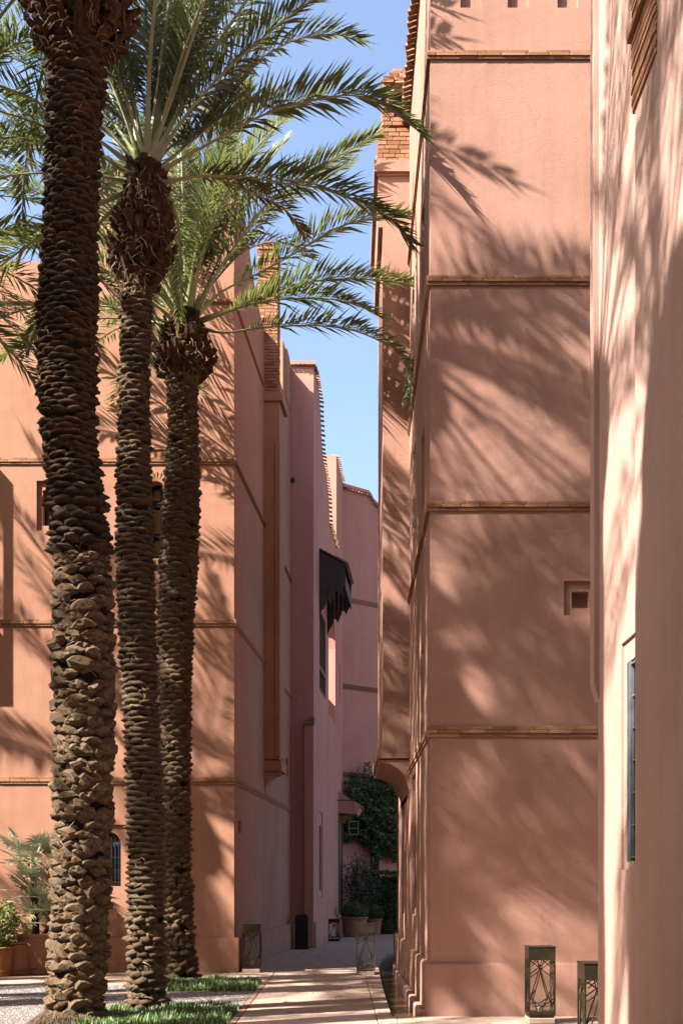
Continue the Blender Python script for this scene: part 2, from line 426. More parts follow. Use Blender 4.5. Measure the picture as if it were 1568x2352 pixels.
slab('water', [(.60, 14.41), (1.0, 14.41), (1.3, 27.9), (.7, 27.9)], -.14, -.07, WATER, bev=.001)
slab('kerb', [(1.04, 14.42), (.935, 14.42), (.94, 16.5), (.95, 18.5), (.965, 20.5), (.98, 22.3), (1.03, 23.6), (1.12, 24.5), (1.3, 25.1), (1.5, 25.2), (1.5, 23), (1.04, 23)], -.15, .075, PLA, bev=.02)
cob = slab('cobble_bed', [(-40, -9), (-1.325, -9), (-1.325, 18.98), (-40, 18.98)], -.15, -.012, PEB)
# pebbles set in the bed where they can be told apart
pm = MB(); r = random.Random(3)
for i in range(15000):
    x = r.uniform(-6.6, -1.34); y = r.uniform(12.4, 18.95)
    if (-3.05 < x and (13.2 < y < 15.55 or 17.85 < y < 19.6)): continue
    s = r.uniform(.013, .024); a = r.uniform(0, 3.14); h = r.uniform(.006, .013); e = r.uniform(.55, .9)
    c, sn = math.cos(a), math.sin(a); vs = [(x, y, -.012 + h)]
    for k in range(5):
        t = 2 * math.pi * k / 5; px, py = math.cos(t) * s, math.sin(t) * s * e
        vs.append((x + px * c - py * sn, y + px * sn + py * c, -.013))
    pm.add(vs, [(0, 1 + k, 1 + (k + 1) % 5) for k in range(5)])
pm.obj('pebbles', PEBS, None, smooth=False, recalc=False, kind='stuff')
# brick edging along the path and the planting beds
edg = slab('brick_edging', rect(-1.322, -1.232, 10.5, 19.0), -.15, -.03, EARTH, bev=.001)
y = 11.6
while y < 18.95:
    l = rng.uniform(.21, .235)
    obj('paving_brick', rng.choice(PB), None, edg, axes(Vector((0, 1, 0)) * (l - .01), Vector((1, 0, 0)) * .083, UP * .07, (-1.277 + rng.uniform(-.003, .003), y + l / 2, -.035 + rng.uniform(-.003, .003)))); y += l
for (y0, x0, x1) in ((17.72, -3.9, -1.33),):
    x = x0
    while x < x1:
        obj('paving_brick', rng.choice(PB), None, edg, axes(Vector((1, 0, 0)) * .215, Vector((0, 1, 0)) * .085, UP * .07, (x + .11, y0, -.043))); x += .225
def grass_bed(x0, x1, y0, y1, n, seed, h=(.05, .13)):
    slab('planting_bed', rect(x0, x1, y0, y1), -.15, -.008, EARTH)
    mb = MB(); r = random.Random(seed)
    for i in range(n):
        x = r.uniform(x0 + .01, x1 + .01); y = r.uniform(y0 - .01, y1)
        ed = min(x - x0, x1 - x, y - y0, y1 - y) + .10 * noise.noise(Vector((x * 6, y * 6, 1)))
        if ed < .05 and r.random() < .45: continue
        hh = (.65 if ed < .06 else 1) * r.uniform(*h) * (.7 + .6 * noise.noise(Vector((x * 2.2, y * 2.2, seed))) + .35); a = r.uniform(0, 6.28); ww = r.uniform(.004, .008)
        dx, dy = math.cos(a) * hh * r.uniform(.1, .7), math.sin(a) * hh * r.uniform(.1, .7)
        px, py = -math.sin(a) * ww, math.cos(a) * ww
        mb.add([(x - px, y - py, -.01), (x + px, y + py, -.01), (x + dx * .4 + px * .7, y + dy * .4 + py * .7, hh * .65), (x + dx * .4 - px * .7, y + dy * .4 - py * .7, hh * .65), (x + dx, y + dy, hh)],
               [(0, 1, 2, 3), (3, 2, 4)])
    mb.obj('grass', GRASS, None, recalc=False, kind='stuff')
grass_bed(-3.0, -1.335, 13.0, 15.5, 12000, 1)
grass_bed(-3.0, -1.325, 17.85, 19.5, 8000, 2)

lit = MB(); r = random.Random(44)
for i in range(420):
    if i < 260: x, y = r.uniform(-1.2, .6), r.uniform(10, 30)
    elif i < 340: x, y = r.uniform(-6, -1.4), r.uniform(12.5, 21.4)
    else: x, y = r.uniform(.7, 3), r.uniform(10, 14.3)
    a = r.uniform(0, 3.14); l = r.uniform(.03, .16) * (1 if r.random() < .6 else .4); ww = r.uniform(.004, .010); c, sn = math.cos(a), math.sin(a); z = .004
    lit.add([(x - c * l / 2, y - sn * l / 2, z), (x - sn * ww, y + c * ww, z + r.uniform(.002, .014)), (x + c * l / 2, y + sn * l / 2, z + r.uniform(0, .012)), (x + sn * ww, y - c * ww, z)], [(0, 1, 3), (1, 2, 3)])
lit.obj('fallen_leaflets', FRONDY, None, recalc=False, kind='stuff')

# ------------------------------------------------------------------ right building
X1 = Vector((1, 0, 0)); FRONT = Vector((0, -1, 0))
rb = thing('plaster_building', 'tall pink building right of the passage, its face covered in palm frond shadows', 'building', (3, 16, 0))
ZR = 14.47; CR = Vector((P(988, 0, ZR).x, ZR, 0)); UR = Vector((.0048, 1, 0)); NR = Vector((-1, .0048, 0)).normalized()
TOPR = 14.15
fx = lambda px: P(px, 0, ZR).x - CR.x
zr = lambda py: zat(py, ZR)
mb = MB()
holes = []
for a, b in ((1057, 1104), (1165.6, 1212.7), (1280, 1326.7)):
    holes.append(dict(poly=rect(fx(a), fx(b), zr(16.5), zr(-70)), depth=.07))
holes.append(dict(poly=rect(fx(1294.5), fx(1373), zr(1413), zr(1334)), depth=.045,
                  inner=[dict(poly=rect(fx(1314), fx(1353), zr(1395), zr(1356.7)), depth=.11)]))
facade(mb, CR, X1, FRONT, rect(0, 7, 0, TOPR), holes)
def side_hole(z0, z1, h0, h1, d): return dict(poly=rect(z0 - ZR, z1 - ZR, h0, h1), depth=d)
sh = []
slots = [(15.75, 16.35, 3.75, 4.84), (15.6, 16.2, 6.7, 7.74), (15.6, 16.2, 9.6, 10.8), (17.6, 18.2, 6.9, 8.3), (17.9, 18.4, 9.6, 11.0)]
for a, b, c, d in slots: sh.append(side_hole(a, b, c, d, .12))
gw = [(17.65, 18.4, 1.25, 3.1), (21.2, 21.9, 1.2, 3.05)]
for a, b, c, d in gw:
    sh.append(dict(poly=rect(a - .12 - ZR, b + .12 - ZR, c - .1, d + .2), depth=.03, inner=[dict(poly=rect(a - ZR, b - ZR, c, d), depth=.06)]))
facade(mb, CR, UR, NR, rect(0, 24.2 - ZR, 0, TOPR), sh)
e = CR + UR * (24.2 - ZR)
mb.add([(8.09, ZR, 0), (8.09, 24.2, 0), (8.09, 24.2, TOPR), (8.09, ZR, TOPR)], [(0, 1, 2, 3)])
mb.add([e, (8.09, 24.2, 0), (8.09, 24.2, TOPR), e + UP * TOPR], [(0, 1, 2, 3)])
mb.add([(CR.x, ZR, TOPR), (8.09, ZR, TOPR), (8.09, 24.2, TOPR), e + UP * TOPR], [(0, 1, 2, 3)])
mb.obj('wall', PLA, rb)
mb = MB()
mb.box((CR.x - .07, ZR - .07, 0), (8.08, ZR + .002, .64)); pz = zat(2214, 14.4)
mb.v = []; mb.f = []; mb.mi = []
mb.prism([(CR.x - .07, ZR - .07), (8.08, ZR - .07), (8.08, ZR + .1), (CR.x + .1, ZR + .1), (CR.x + .15, 24.27), (CR.x - .02, 24.27)], Vector(), X1, Vector((0, 1, 0)), UP, -.1, pz)
me = mb.mesh('plinth', [PLA]); bevel_mesh(me, .018, 2); obj('plinth', me, None, rb)
for a, b in ((1669, 1693.6), (1151.7, 1174), (634, 656), (117.5, 136.5)):
    z0, z1 = zr(b), zr(a)
    course(rb, CR + Vector((-.045, 0, 0)), X1, FRONT, 2.55, z0, z1, prof=(.022, .038, .032), bl=.27)
    course(rb, CR + Vector((0, -.02, 0)), UR, NR, 24.2 - ZR, z0, z1, bricks=False, prof=(.022, .038, .032))
cp = MB(); cp.box((0, -.2, TOPR - .002), (24.2 - ZR, .03, TOPR + .08), axes(UR, NR, UP, CR))
cpo = cp.obj('coping', PLA, rb)
tiles_along(cpo, [CR + UP * (TOPR - .06), e + UP * (TOPR - .06)], NR, .115, proud=.13)
for a, b, c, d in gw:
    m2 = MB(); M = axes(UR, NR, UP, CR)
    m2.box((a - ZR + .01, -.085, c + .01), (b - ZR - .01, -.070, d - .01), M); wo = m2.obj('window', PANE, rb)
    m2 = MB()
    for k in range(6):
        t = a - ZR + .05 + (b - a - .1) * k / 5
        m2.bar(M @ Vector((t, -.05, c + .02)), M @ Vector((t, -.05, d - .02)), .018, .018, NR)
    for k in range(5):
        t = c + .1 + (d - c - .2) * k / 4; m2.bar(M @ Vector((a - ZR, -.05, t)), M @ Vector((b - ZR, -.05, t)), .018, .018)
    m2.obj('window_grille', BLACKM, wo)
# chimney bay of the right building
ZB = 19.3; chx = P(879, 0, ZB).x
ch = MB()
def quad_plan(x0, x1, y0, y1, k=.0048): return [(x0, y0), (x1, y0), (x1 + k * (y1 - y0), y1), (x0 + k * (y1 - y0), y1)]
def pr(mb, plan, z0, z1): mb.prism(plan, Vector(), X1, Vector((0, 1, 0)), UP, z0, z1)
bx1 = 1.12
pr(ch, quad_plan(chx, bx1, ZB, 22.2), zat(1717, ZB), 12.42)
pr(ch, quad_plan(chx - .075, bx1, ZB, 22.25), 12.42, zat(404, ZB))
pr(ch, quad_plan(chx - .10, bx1, ZB - .025, 22.28), zat(404, ZB), zat(398, ZB))
pr(ch, quad_plan(chx - .145, bx1 + .2, ZB - .07, 22.32), zat(398, ZB), zat(372, ZB))
pr(ch, quad_plan(chx - .10, bx1, ZB - .06, 22.28), zat(1743, ZB), zat(1717, ZB))
cv = [(chx - .06, zat(1746, ZB)), (bx1, zat(1746, ZB)), (bx1, zat(1830, ZB))]
for i in range(9):
    a = R(90) * i / 8
    cv.append((bx1 - (bx1 - chx + .03) * (1 - math.cos(a)) - .02 * (i > 0), zat(1818, ZB) + (zat(1752, ZB) - zat(1818, ZB)) * math.sin(a)))
ch.prism(cv, Vector((0, ZB, 0)), X1, UP, Vector((0, 1, 0)), -.03, 2.9)
me = ch.mesh('chimney', [PLA]); bevel_mesh(me, .015, 1)
cho = obj('chimney', me, None, rb)
def brick_wall(part, O, u, n, L, z0, z1, rh=.068, bl=.2, skip=None):
    k = 0; z = z0
    while z + rh * .8 <= z1:
        x = -bl * (.5 if k % 2 else rng.uniform(0, .12)); 
        while x < L - .015:
            l = bl * rng.uniform(.8, 1.15); a, b = max(x, 0), min(x + l, L); x += l
            if b - a < .025: continue
            if skip and skip((a + b) / 2, z): continue
            brick(part, O + u * ((a + b) / 2) + n * -.025 + UP * (z + rh / 2), u, n, b - a - .006, .07, rh - .008, jit=.6)
        z += rh; k += 1
s0 = zat(372, ZB) + .002
xl, xr = P(867, 0, ZB).x, P(966, 0, ZB).x; xl2, xr2 = P(878.5, 0, ZB).x, P(952, 0, ZB).x
zmid = zat(288, ZB); ztop = zat(178, ZB)
core = MB(); core.box((xl + .03, ZB + .03, s0), (xr - .03, ZB + .55, zmid - .01))
core.box((xl2 + .03, ZB + .15, zmid - .01), (xr2 - .03, ZB + .5, ztop))
core.box((xl2 + .02, ZB + .02, zmid - .01), (xl2 + .10, ZB + .15, ztop)); core.box((xr2 - .10, ZB + .02, zmid - .01), (xr2 - .02, ZB + .15, ztop))
st = core.obj('chimney_stack', MORTAR, rb)
brick_wall(st, Vector((xl, ZB, 0)), X1, FRONT, xr - xl, s0, zmid, .07)
brick_wall(st, Vector((xl, ZB + .56, 0)), FRONT, Vector((-1, 0, 0)), .54, s0, zmid, .07)
brick_wall(st, Vector((xl2, ZB, 0)), X1, FRONT, xr2 - xl2, zmid, ztop - .1, .07, skip=lambda x, z: .115 < x < xr2 - xl2 - .115 and z > zmid + .08)
brick_wall(st, Vector((xl2, ZB + .5, 0)), FRONT, Vector((-1, 0, 0)), .49, zmid, ztop - .1, .07)
zc = ztop - .1
for i, (g, h) in enumerate(((.01, .05), (.02, .06), (-.05, .07), (-.09, .07), (-.13, .07), (-.17, .06))):
    a, b = xl2 - g, xr2 + g
    x = a
    while x < b - .05:
        l = min(rng.uniform(.15, .22), b - x)
        brick(st, Vector((x + l / 2, ZB + .25, zc + h / 2)), X1, FRONT, l - .008, .5 + 2 * g, h - .008); x += l
    zc += h
pn = MB(); w2 = xr2 - xl2
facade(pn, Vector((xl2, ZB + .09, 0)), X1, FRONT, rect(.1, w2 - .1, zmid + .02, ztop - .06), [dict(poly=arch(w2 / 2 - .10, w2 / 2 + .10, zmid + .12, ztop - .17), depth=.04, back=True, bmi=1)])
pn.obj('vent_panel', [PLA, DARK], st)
lt = MB()
for k in range(4): lt.bar((xl2 + w2 / 2 - .08 + k * .053, ZB + .10, zmid + .12), (xl2 + w2 / 2 - .08 + k * .053, ZB + .10, zmid + .33), .012, .012)
for k in range(4): lt.bar((xl2 + w2 / 2 - .1, ZB + .095, zmid + .15 + k * .055), (xl2 + w2 / 2 + .1, ZB + .095, zmid + .15 + k * .055), .012, .012)
lt.obj('lattice', PLA, st)

# ------------------------------------------------------------------ left building
lb = thing('plaster_building', 'pink building behind the palms with arched windows and a shaded orange side', 'building', (-6, 24, 0))
ZL = 21.67; CL = Vector((P(537.5, 0, ZL).x, ZL, 0)); UL = Vector((.08, 1, 0)); NL = Vector((1, -.08, 0)).normalized()
LW = 10.0; OL = CL - X1 * LW
lx = lambda px: P(px, 0, ZL).x - OL.x
zl = lambda py: zat(py, ZL)
TOPL = zl(382)
mb = MB()
aw = arch(lx(343), lx(376), zl(1284), zl(1109))
hs = arch(lx(96), lx(136), zl(1206), zl(1127), 12, 1.0)
gwin = arch(lx(216), lx(276.5), zl(2036), zl(1910))
holes = [dict(poly=aw, depth=.16, bmi=1),
         dict(poly=rect(lx(84), lx(148), zl(1219), zl(1104)), depth=.05, inner=[dict(poly=hs, depth=.16, bmi=1)]),
         dict(poly=rect(lx(201), lx(290.5), zl(2051), zl(1895)), depth=.04, inner=[dict(poly=gwin, depth=.14, bmi=1)])]
facade(mb, OL, X1, FRONT, [(0, 0), (LW, 0), (LW, TOPL), (lx(135), TOPL), (lx(135), zl(600)), (0, zl(600))], holes)
prof = [(0, TOPL), (.8, TOPL - .05), (1.2, 14.68), (1.6, 14.42), (2.1, 14.1), (2.6, 13.88), (3.2, 13.72), (3.83, 13.66), (6.9, 13.66), (6.9, 14.9), (8.5, 14.9)]
hl = [dict(poly=rect(22.1 - ZL, 22.44 - ZL, 2.6, 2.83), depth=.1), dict(poly=rect(29.2 - ZL, 29.55 - ZL, zat(1784, 29.5), zat(1744, 29.5)), depth=.06)]
facade(mb, CL, UL, NL, [(0, 0), (8.53, 0)] + prof[::-1], hl)
EL = CL + UL * 8.53
mb.add([OL, OL + Vector((0, 8.5, 0)), OL + Vector((0, 8.5, 13)), OL + UP * 13], [(0, 1, 2, 3)])
mb.add([OL + UP * 12.9, CL + UP * 12.9, EL + UP * 12.9, OL + Vector((0, 8.5, 12.9))], [(0, 1, 2, 3)])
# inner face of the roof parapet so that it has thickness
q = [CL + UL * a + UP * b for a, b in prof]; qi = [p - NL * .25 for p in q]
mb.add(q + qi, [(i, i + 1, i + 1 + len(q), i + len(q)) for i in range(len(q) - 1)])
mb.add([p for p in qi] + [Vector((p.x, p.y, 12.8)) for p in qi], [(i, i + 1, i + 1 + len(q), i + len(q)) for i in range(len(q) - 1)])
tf = [OL + X1 * lx(135) + UP * TOPL, CL + UP * TOPL]; 
mb.add(tf + [p + Vector((0, .25, 0)) for p in tf[::-1]], [(0, 1, 2, 3)])
mb.add([p + Vector((0, .25, 0)) for p in tf] + [Vector((p.x, p.y + .25, 12.8)) for p in tf[::-1]], [(0, 1, 2, 3)])
mb.obj('wall', [PLL, PANE], lb)
mb = MB(); pz = zat(2155, 21.6)
mb.prism([(OL.x, ZL - .075), (CL.x + .10, ZL - .075), (CL.x + .10 + .08 * 8.5, ZL + 8.5), (CL.x - .1 + .08 * 8.5, ZL + 8.5), (CL.x - .1, ZL + .1), (OL.x, ZL + .1)], Vector(), X1, Vector((0, 1, 0)), UP, -.1, pz)
me = mb.mesh('plinth', [PLL]); bevel_mesh(me, .018, 2); obj('plinth', me, None, lb)
for i, (a, b) in enumerate(((1785, 1801.6), (1423, 1438.5), (1051.6, 1067), (687, 697.5))):
    z0, z1 = zl(b), zl(a)
    course(lb, Vector((-6.5, ZL, 0)), X1, FRONT, CL.x + .05 + 6.5, z0, z1, prof=(.022, .036, .03), bl=.26)
    course(lb, CL + Vector((0, .01, 0)), UL, NL, 8.5 if i != 3 else 3.6, z0, z1, bricks=False, prof=(.022, .036, .03))
# thin relieving band and voussoirs over the narrow arched window, brick sill under it
m2 = MB(); m2.box((lx(325) + OL.x, ZL - .02, zl(1033)), (lx(398) + OL.x, ZL + .01, zl(1030))); m2.obj('band', BRICK, lb)
vs_ = MB(); acx = (lx(343) + lx(376)) / 2 + OL.x; acz = zl(1109) - (lx(376) - lx(343)) / 2
arch_ring = MB(); arch_ring.box((acx - .2, ZL - .006, acz), (acx + .2, ZL + .002, acz + .06))
vp = thing  # (kept simple: voussoirs are parts of the building)
for k in range(11):
    a = R(20 + 140 * k / 10); d = Vector((math.cos(a), 0, math.sin(a))); t = Vector((-math.sin(a), 0, math.cos(a)))
    r0, r1 = .150, min(.33, (zl(1072) - acz) / max(.35, math.sin(a)))
    obj('voussoir', rng.choice(BR), None, lb, axes(d * (r1 - r0), Vector((0, 1, 0)) * .05, t * .042, Vector((acx, ZL - .012, acz)) + d * (r0 + r1) / 2))
for k in range(8):
    obj('sill_brick', rng.choice(BR), None, lb, axes(X1 * .036, Vector((0, 1, 0)) * .07, UP * .10, (acx - .154 + .044 * k, ZL - .02, zl(1293))))
m2 = MB(); m2.box((acx - .17, ZL - .05, zl(1287)), (acx + .17, ZL + .02, zl(1284.5))); m2.obj('window_sill', STONE, lb)
m2 = MB()
for a, b in ((1122, 1146), (1166, 1222), (1240, 1272)): m2.box((lx(347) + OL.x, ZL + .12, zl(b)), (lx(372) + OL.x, ZL + .13, zl(a)))
wp = m2.obj('window', PANEY, lb)
m2 = MB(); m2.bar((lx(350) + OL.x, ZL + .10, zl(1284)), (lx(350) + OL.x, ZL + .10, zl(1115)), .03, .03, FRONT); m2.bar((lx(369) + OL.x, ZL + .10, zl(1284)), (lx(369) + OL.x, ZL + .10, zl(1115)), .03, .03, FRONT)
for yy in (1153, 1160, 1230, 1276): m2.bar((lx(343) + OL.x, ZL + .09, zl(yy)), (lx(376) + OL.x, ZL + .09, zl(yy)), .03, .03)
m2.obj('window_frame', BLACKM, wp)
m2 = MB(); m2.box((lx(218) + OL.x, ZL + .13, zl(2034)), (lx(275) + OL.x, ZL + .14, zl(1925))); wp = m2.obj('window', PANEG, lb)
m2 = MB()
for k in range(7): xx = lx(222 + 8.3 * k) + OL.x; m2.bar((xx, ZL + .05, zl(2034)), (xx, ZL + .05, zl(1922)), .016, .016, FRONT)
for yy in (2028, 2000, 1970, 1940): m2.bar((lx(217) + OL.x, ZL + .045, zl(yy)), (lx(276) + OL.x, ZL + .045, zl(yy)), .016, .016)
m2.obj('window_grille', BLACKM, wp)
# chimney bay of the left building
ZC = 25.5; cx0 = -1.71; cx1 = P(641.5, 0, ZC).x; k8 = .08
ch = MB()
pr(ch, quad_plan(cx0, cx1, ZC, 26.3, k8), zat(1745, ZC), zat(922, ZC))
pr(ch, quad_plan(cx0, cx1 + .075, ZC - .06, 26.36, k8), zat(922, ZC), zat(904, ZC))
pr(ch, quad_plan(cx0, cx1 + .05, ZC - .05, 26.35, k8), zat(1772, ZC), zat(1748, ZC))
pr(ch, quad_plan(P(630.6, 0, ZC).x, cx1 + .012, ZC - .03, 26.31, k8), zat(1740, ZC), zat(1017, ZC))
cv = [(cx1 + .02, zat(1772, ZC)), (cx0, zat(1772, ZC)), (cx0, zat(1830, ZC))]
for i in range(9):
    a = R(90) * i / 8
    cv.append((cx0 + .06 + (cx1 - cx0 - .05) * (1 - math.cos(a)), zat(1822, ZC) + (zat(1776, ZC) - zat(1822, ZC)) * math.sin(a)))
ch.prism(cv, Vector((0, ZC, 0)), X1, UP, Vector((0, 1, 0)), 0, .8)
me = ch.mesh('chimney', [PLL]); bevel_mesh(me, .012, 1); obj('chimney', me, None, lb)
sx0, sx1 = P(592, 0, ZC).x, P(638, 0, ZC).x; z0, z1 = zat(904, ZC) + .002, zat(572, ZC)
core = MB(); core.box((sx0 + .02, ZC + .03, z0), (sx1 - .03, ZC + .5, z1)); st = core.obj('chimney_stack', MORTAR, lb)
brick_wall(st, Vector((sx0, ZC, 0)), X1, FRONT, sx1 - sx0, z0, z1, .068, .23)
brick_wall(st, Vector((sx1, ZC, 0)), Vector((.03, 1, 0)).normalized(), Vector((1, 0, 0)), .5, z0, z1, .068, .26)
zc = z1
for g in (.02, -.04, -.08, -.13):
    brick(st, Vector(((sx0 + sx1) / 2, ZC + .25, zc + .03)), X1, FRONT, sx1 - sx0 + 2 * g, .5 + 2 * g, .062); zc += .066
# plaster hood at the far end of the roof edge
m2 = MB(); hp = []
for i in range(9): a = math.pi * i / 8; hp.append((29.5 - ZL + .45 * math.cos(a) * 1.0, 14.86 + .14 * math.sin(a)))
m2.prism([(29.05 - ZL, 13.7), (29.95 - ZL, 13.7)] + hp, CL, UL, UP, NL, -.22, .015); me = m2.mesh('parapet', [PLL]); obj('parapet', me, None, lb)
# oriel at the far left whose shadow lies on the front
m2 = MB(); m2.box((-9.2, ZL - .62, 6.2), (-7.2, ZL, 6.4)); m2.box((-9.2, ZL - .62, 10.1), (-7.2, ZL, 10.3))
facade(m2, Vector((-7.2, ZL - .62, 0)), Vector((0, 1, 0)), Vector((1, 0, 0)), rect(0, .62, 6.2, 10.3), [dict(poly=arch(.07, .40, 7.3, 9.5), depth=.06, back=False)])
m2.obj('oriel', PLL, lb)

# ------------------------------------------------------------------ building beyond, left side of the passage
tb = thing('plaster_building', 'narrow dusky building halfway down the passage with the dark wooden canopy', 'building', (-2, 32, 0))
Z3 = 30.2; C3 = Vector((P(720, 0, Z3).x, Z3, 0)); U3 = Vector((.08, 1, 0)); N3 = Vector((1, -.08, 0)).normalized()
z3 = lambda py: zat(py, Z3)
T3 = z3(838)
mb = MB(); O3 = C3 - X1 * 2.6
facade(mb, O3, X1, FRONT, rect(0, 2.6, 0, T3))
SP = [(0, T3), (1.2, 14.93), (1.5, 14.82), (1.75, 14.62), (1.92, 14.35), (2.02, 14.1), (2.2, 13.82), (2.45, 13.6), (2.75, 13.46), (3.6, 13.3), (4.1, 13.12), (4.32, 12.9), (4.45, 12.7), (4.52, 12.45), (4.62, 12.32), (6.9, 12.3), (6.9, 15.2), (9.5, 15.2)]
s3 = lambda px: 30.2 * 280 / (1000 - px) - 30.2
wn_ = rect(s3(733.5), s3(748), 6.9, 9.1)
lo = arch(s3(754.5), s3(769.5), 6.65, 10.1)
hl = [dict(poly=wn_, depth=.05, bmi=1), dict(poly=lo, depth=.42, back=False),
      dict(poly=rect(s3(733) , s3(741), 1.25, 3.6), depth=.03, inner=[dict(poly=rect(s3(734.5), s3(739.8), 1.45, 3.25), depth=.04, bmi=1)]),
      dict(poly=rect(s3(779), s3(780.5), zat(1612, 38), zat(1522, 38)), depth=.06)]
facade(mb, C3, U3, N3, [(0, 0), (9.5, 0)] + SP[::-1], hl)
q = [C3 + U3 * a + UP * b for a, b in SP]; qi = [p - N3 * .3 for p in q]; nq = len(q)
mb.add(q + qi, [(i, i + 1, i + 1 + nq, i + nq) for i in range(nq - 1)])
mb.add([p for p in qi] + [Vector((p.x, p.y, 11)) for p in qi], [(i, i + 1, i + 1 + nq, i + nq) for i in range(nq - 1)])
pF = [O3 + UP * T3, C3 + UP * T3]; mb.add(pF + [p + Vector((0, .3, 0)) for p in pF[::-1]], [(0, 1, 2, 3)])
mb.add([p + Vector((0, .3, 0)) for p in pF] + [O3 + Vector((2.6, .3, 5)), O3 + Vector((0, .3, 5))], [(0, 1, 2, 3)])
W4 = C3 + U3 * 6.9
facade(mb, W4 - X1 * 2.2, X1, FRONT, rect(0, 2.2, 0, 15.2))
mb.add([W4 + UP * 15.2, W4 - X1 * 2.2 + UP * 15.2, W4 - X1 * 2.2 + Vector((0, 2.6, 15.2)), C3 + U3 * 9.5 + UP * 15.2], [(0, 1, 2, 3)])
mb.obj('wall', [PLB, PANE], tb)
m2 = MB(); m2.box((-1.42, 31.2, 5), (-1.3, 36.6, 8.45)); m2.obj('unseen_shade_wall', PLB, tb)  # unseen wall added to shade the lower jamb of the arched opening
m2 = MB(); m2.prism([(-2.6, Z3 - .05), (C3.x + .06, Z3 - .05), (C3.x + .06 + .72, Z3 + 9), (C3.x + .6, Z3 + 9), (C3.x - .1, Z3 + .1), (-2.6, Z3 + .1)], Vector(), X1, Vector((0, 1, 0)), UP, -.1, zat(2116, 31)); 
me = m2.mesh('plinth', [PLB]); bevel_mesh(me, .015, 2); obj('plinth', me, None, tb)
cp = MB(); cp.box((O3.x, Z3 - .05, T3 - .0), (C3.x + .05, Z3 + .34, T3 + .09))
cpo = cp.obj('coping', PLA, tb)
tiles_along(cpo, [O3 + Vector((1.9, 0, T3 - .05)), C3 + UP * (T3 - .05)], FRONT, .105, proud=.09, sc=.8)
tiles_along(cpo, [p + UP * -.05 for p in q[:16]], N3, .125, proud=.085, sc=.85)
tiles_along(cpo, [p + UP * -.05 for p in q[16:]], N3, .2, proud=.08)
# lower pilaster with a little tiled top
pl_ = MB(); pl_.box((P(698, 0, Z3).x, Z3 - .14, 0), (C3.x + .004, Z3 - .002, z3(1667))); me = pl_.mesh('pilaster', [PLB]); bevel_mesh(me, .012); plo = obj('pilaster', me, None, tb)
for i in range(4):
    m2 = MB(); m2.box((P(698 + 4.5 * i, 0, Z3).x - .02, Z3 - .17 + .025 * i, z3(1667) + .002 + .055 * i), (C3.x + .02, Z3 - .003, z3(1667) + .047 + .055 * i))
    m2.obj('roof_tile', TILE, plo)
m2 = MB(); c = P(672.5, 1104, Z3); m2.tube([c + Vector((0, .05, 0)), c + Vector((0, -.12, 0))], .05, 14); m2.obj('rain_spout', BLACKM, tb)
# window bars
m2 = MB(); M3 = axes(U3, N3, UP, C3)
for k in range(4):
    t = s3(733.5) + .06 + (s3(748) - s3(733.5) - .12) * k / 3; m2.bar(M3 @ Vector((t, -.03, 6.92)), M3 @ Vector((t, -.03, 9.1)), .035, .035, N3)
for zz in (6.95, 7.5, 7.56): m2.bar(M3 @ Vector((s3(733.5), -.02, zz)), M3 @ Vector((s3(748), -.02, zz)), .05, .05)
m2.obj('window_grille', simple('weathered_wood', (.16, .11, .08), (.30, .21, .16), 8, .8), tb)
# wooden canopy over that window
ZN, ZF = 31.67, 33.98
c8 = lambda x, y: ((1230 + x * .3188) / 1.7417, (2150 + y * .3188) / 1.7417)
top_l, top_r = c8(135, 165), c8(470, 335)
bot = [c8(*p) for p in ((135, 1064), (142, 1062), (150, 1010), (165, 960), (180, 910), (207, 890), (215, 852), (233, 822), (240, 776), (257, 776), (275, 802), (294, 832), (303, 798), (331, 740), (345, 682), (356, 666), (383, 680), (400, 722), (415, 690), (440, 640), (470, 572))]
def interp(x, pts):
    for (a, p), (b, q_) in zip(pts, pts[1:]):
        if a <= x <= b: return p + (q_ - p) * (x - a) / max(1e-6, b - a)
    return pts[-1][1] if x > pts[-1][0] else pts[0][1]
can = obj('canopy', None, None, tb, Matrix.Translation(P(733, 1264, ZN)))
for side, dz in ((0, 0.0), (1, ZF - ZN)):
    off = U3 * dz
    x0, x1 = top_l[0] - .4, top_r[0]
    for k in range(6):
        a, b = x0 + (x1 - x0) * k / 6, x0 + (x1 - x0) * (k + 1) / 6
        xs = sorted([a + .12, b - .12] + [p[0] for p in bot if a + .15 < p[0] < b - .15])
        lowp = [(x, interp(x, bot)) for x in xs]
        poly = [(x - 733, 1264 - yy) for x, yy in lowp] + [(b - .12 - 733, 1264 - (top_l[1] + (top_r[1] - top_l[1]) * (b - top_l[0]) / (top_r[0] - top_l[0]))), (a + .12 - 733, 1264 - (top_l[1] + (top_r[1] - top_l[1]) * (a - top_l[0]) / (top_r[0] - top_l[0])))]
        m2 = MB(); m2.prism([(u_ * ZN / F, v_ * ZN / F) for u_, v_ in poly], P(733, 1264, ZN) + off, X1, UP, Vector((0, 1, 0)), 0, .035 + .004 * (k % 2))
        obj('plank', m2.mesh('plank', [WOOD]), None, can)
a0, a1 = P(top_l[0] - .5, top_l[1] - 2, ZN), P(top_r[0] + 1.5, top_r[1] + 1, ZN)
m2 = MB(); dd = U3 * (ZF - ZN + .05); o_ = [a0 - U3 * .04, a1 - U3 * .04, a1 + dd, a0 + dd]
m2.add([p + UP * .015 for p in o_] + [p + UP * .06 for p in o_], [(3, 2, 1, 0), (4, 5, 6, 7), (0, 1, 5, 4), (1, 2, 6, 5), (2, 3, 7, 6), (3, 0, 4, 7)]); m2.obj('canopy_roof', WOOD, can)
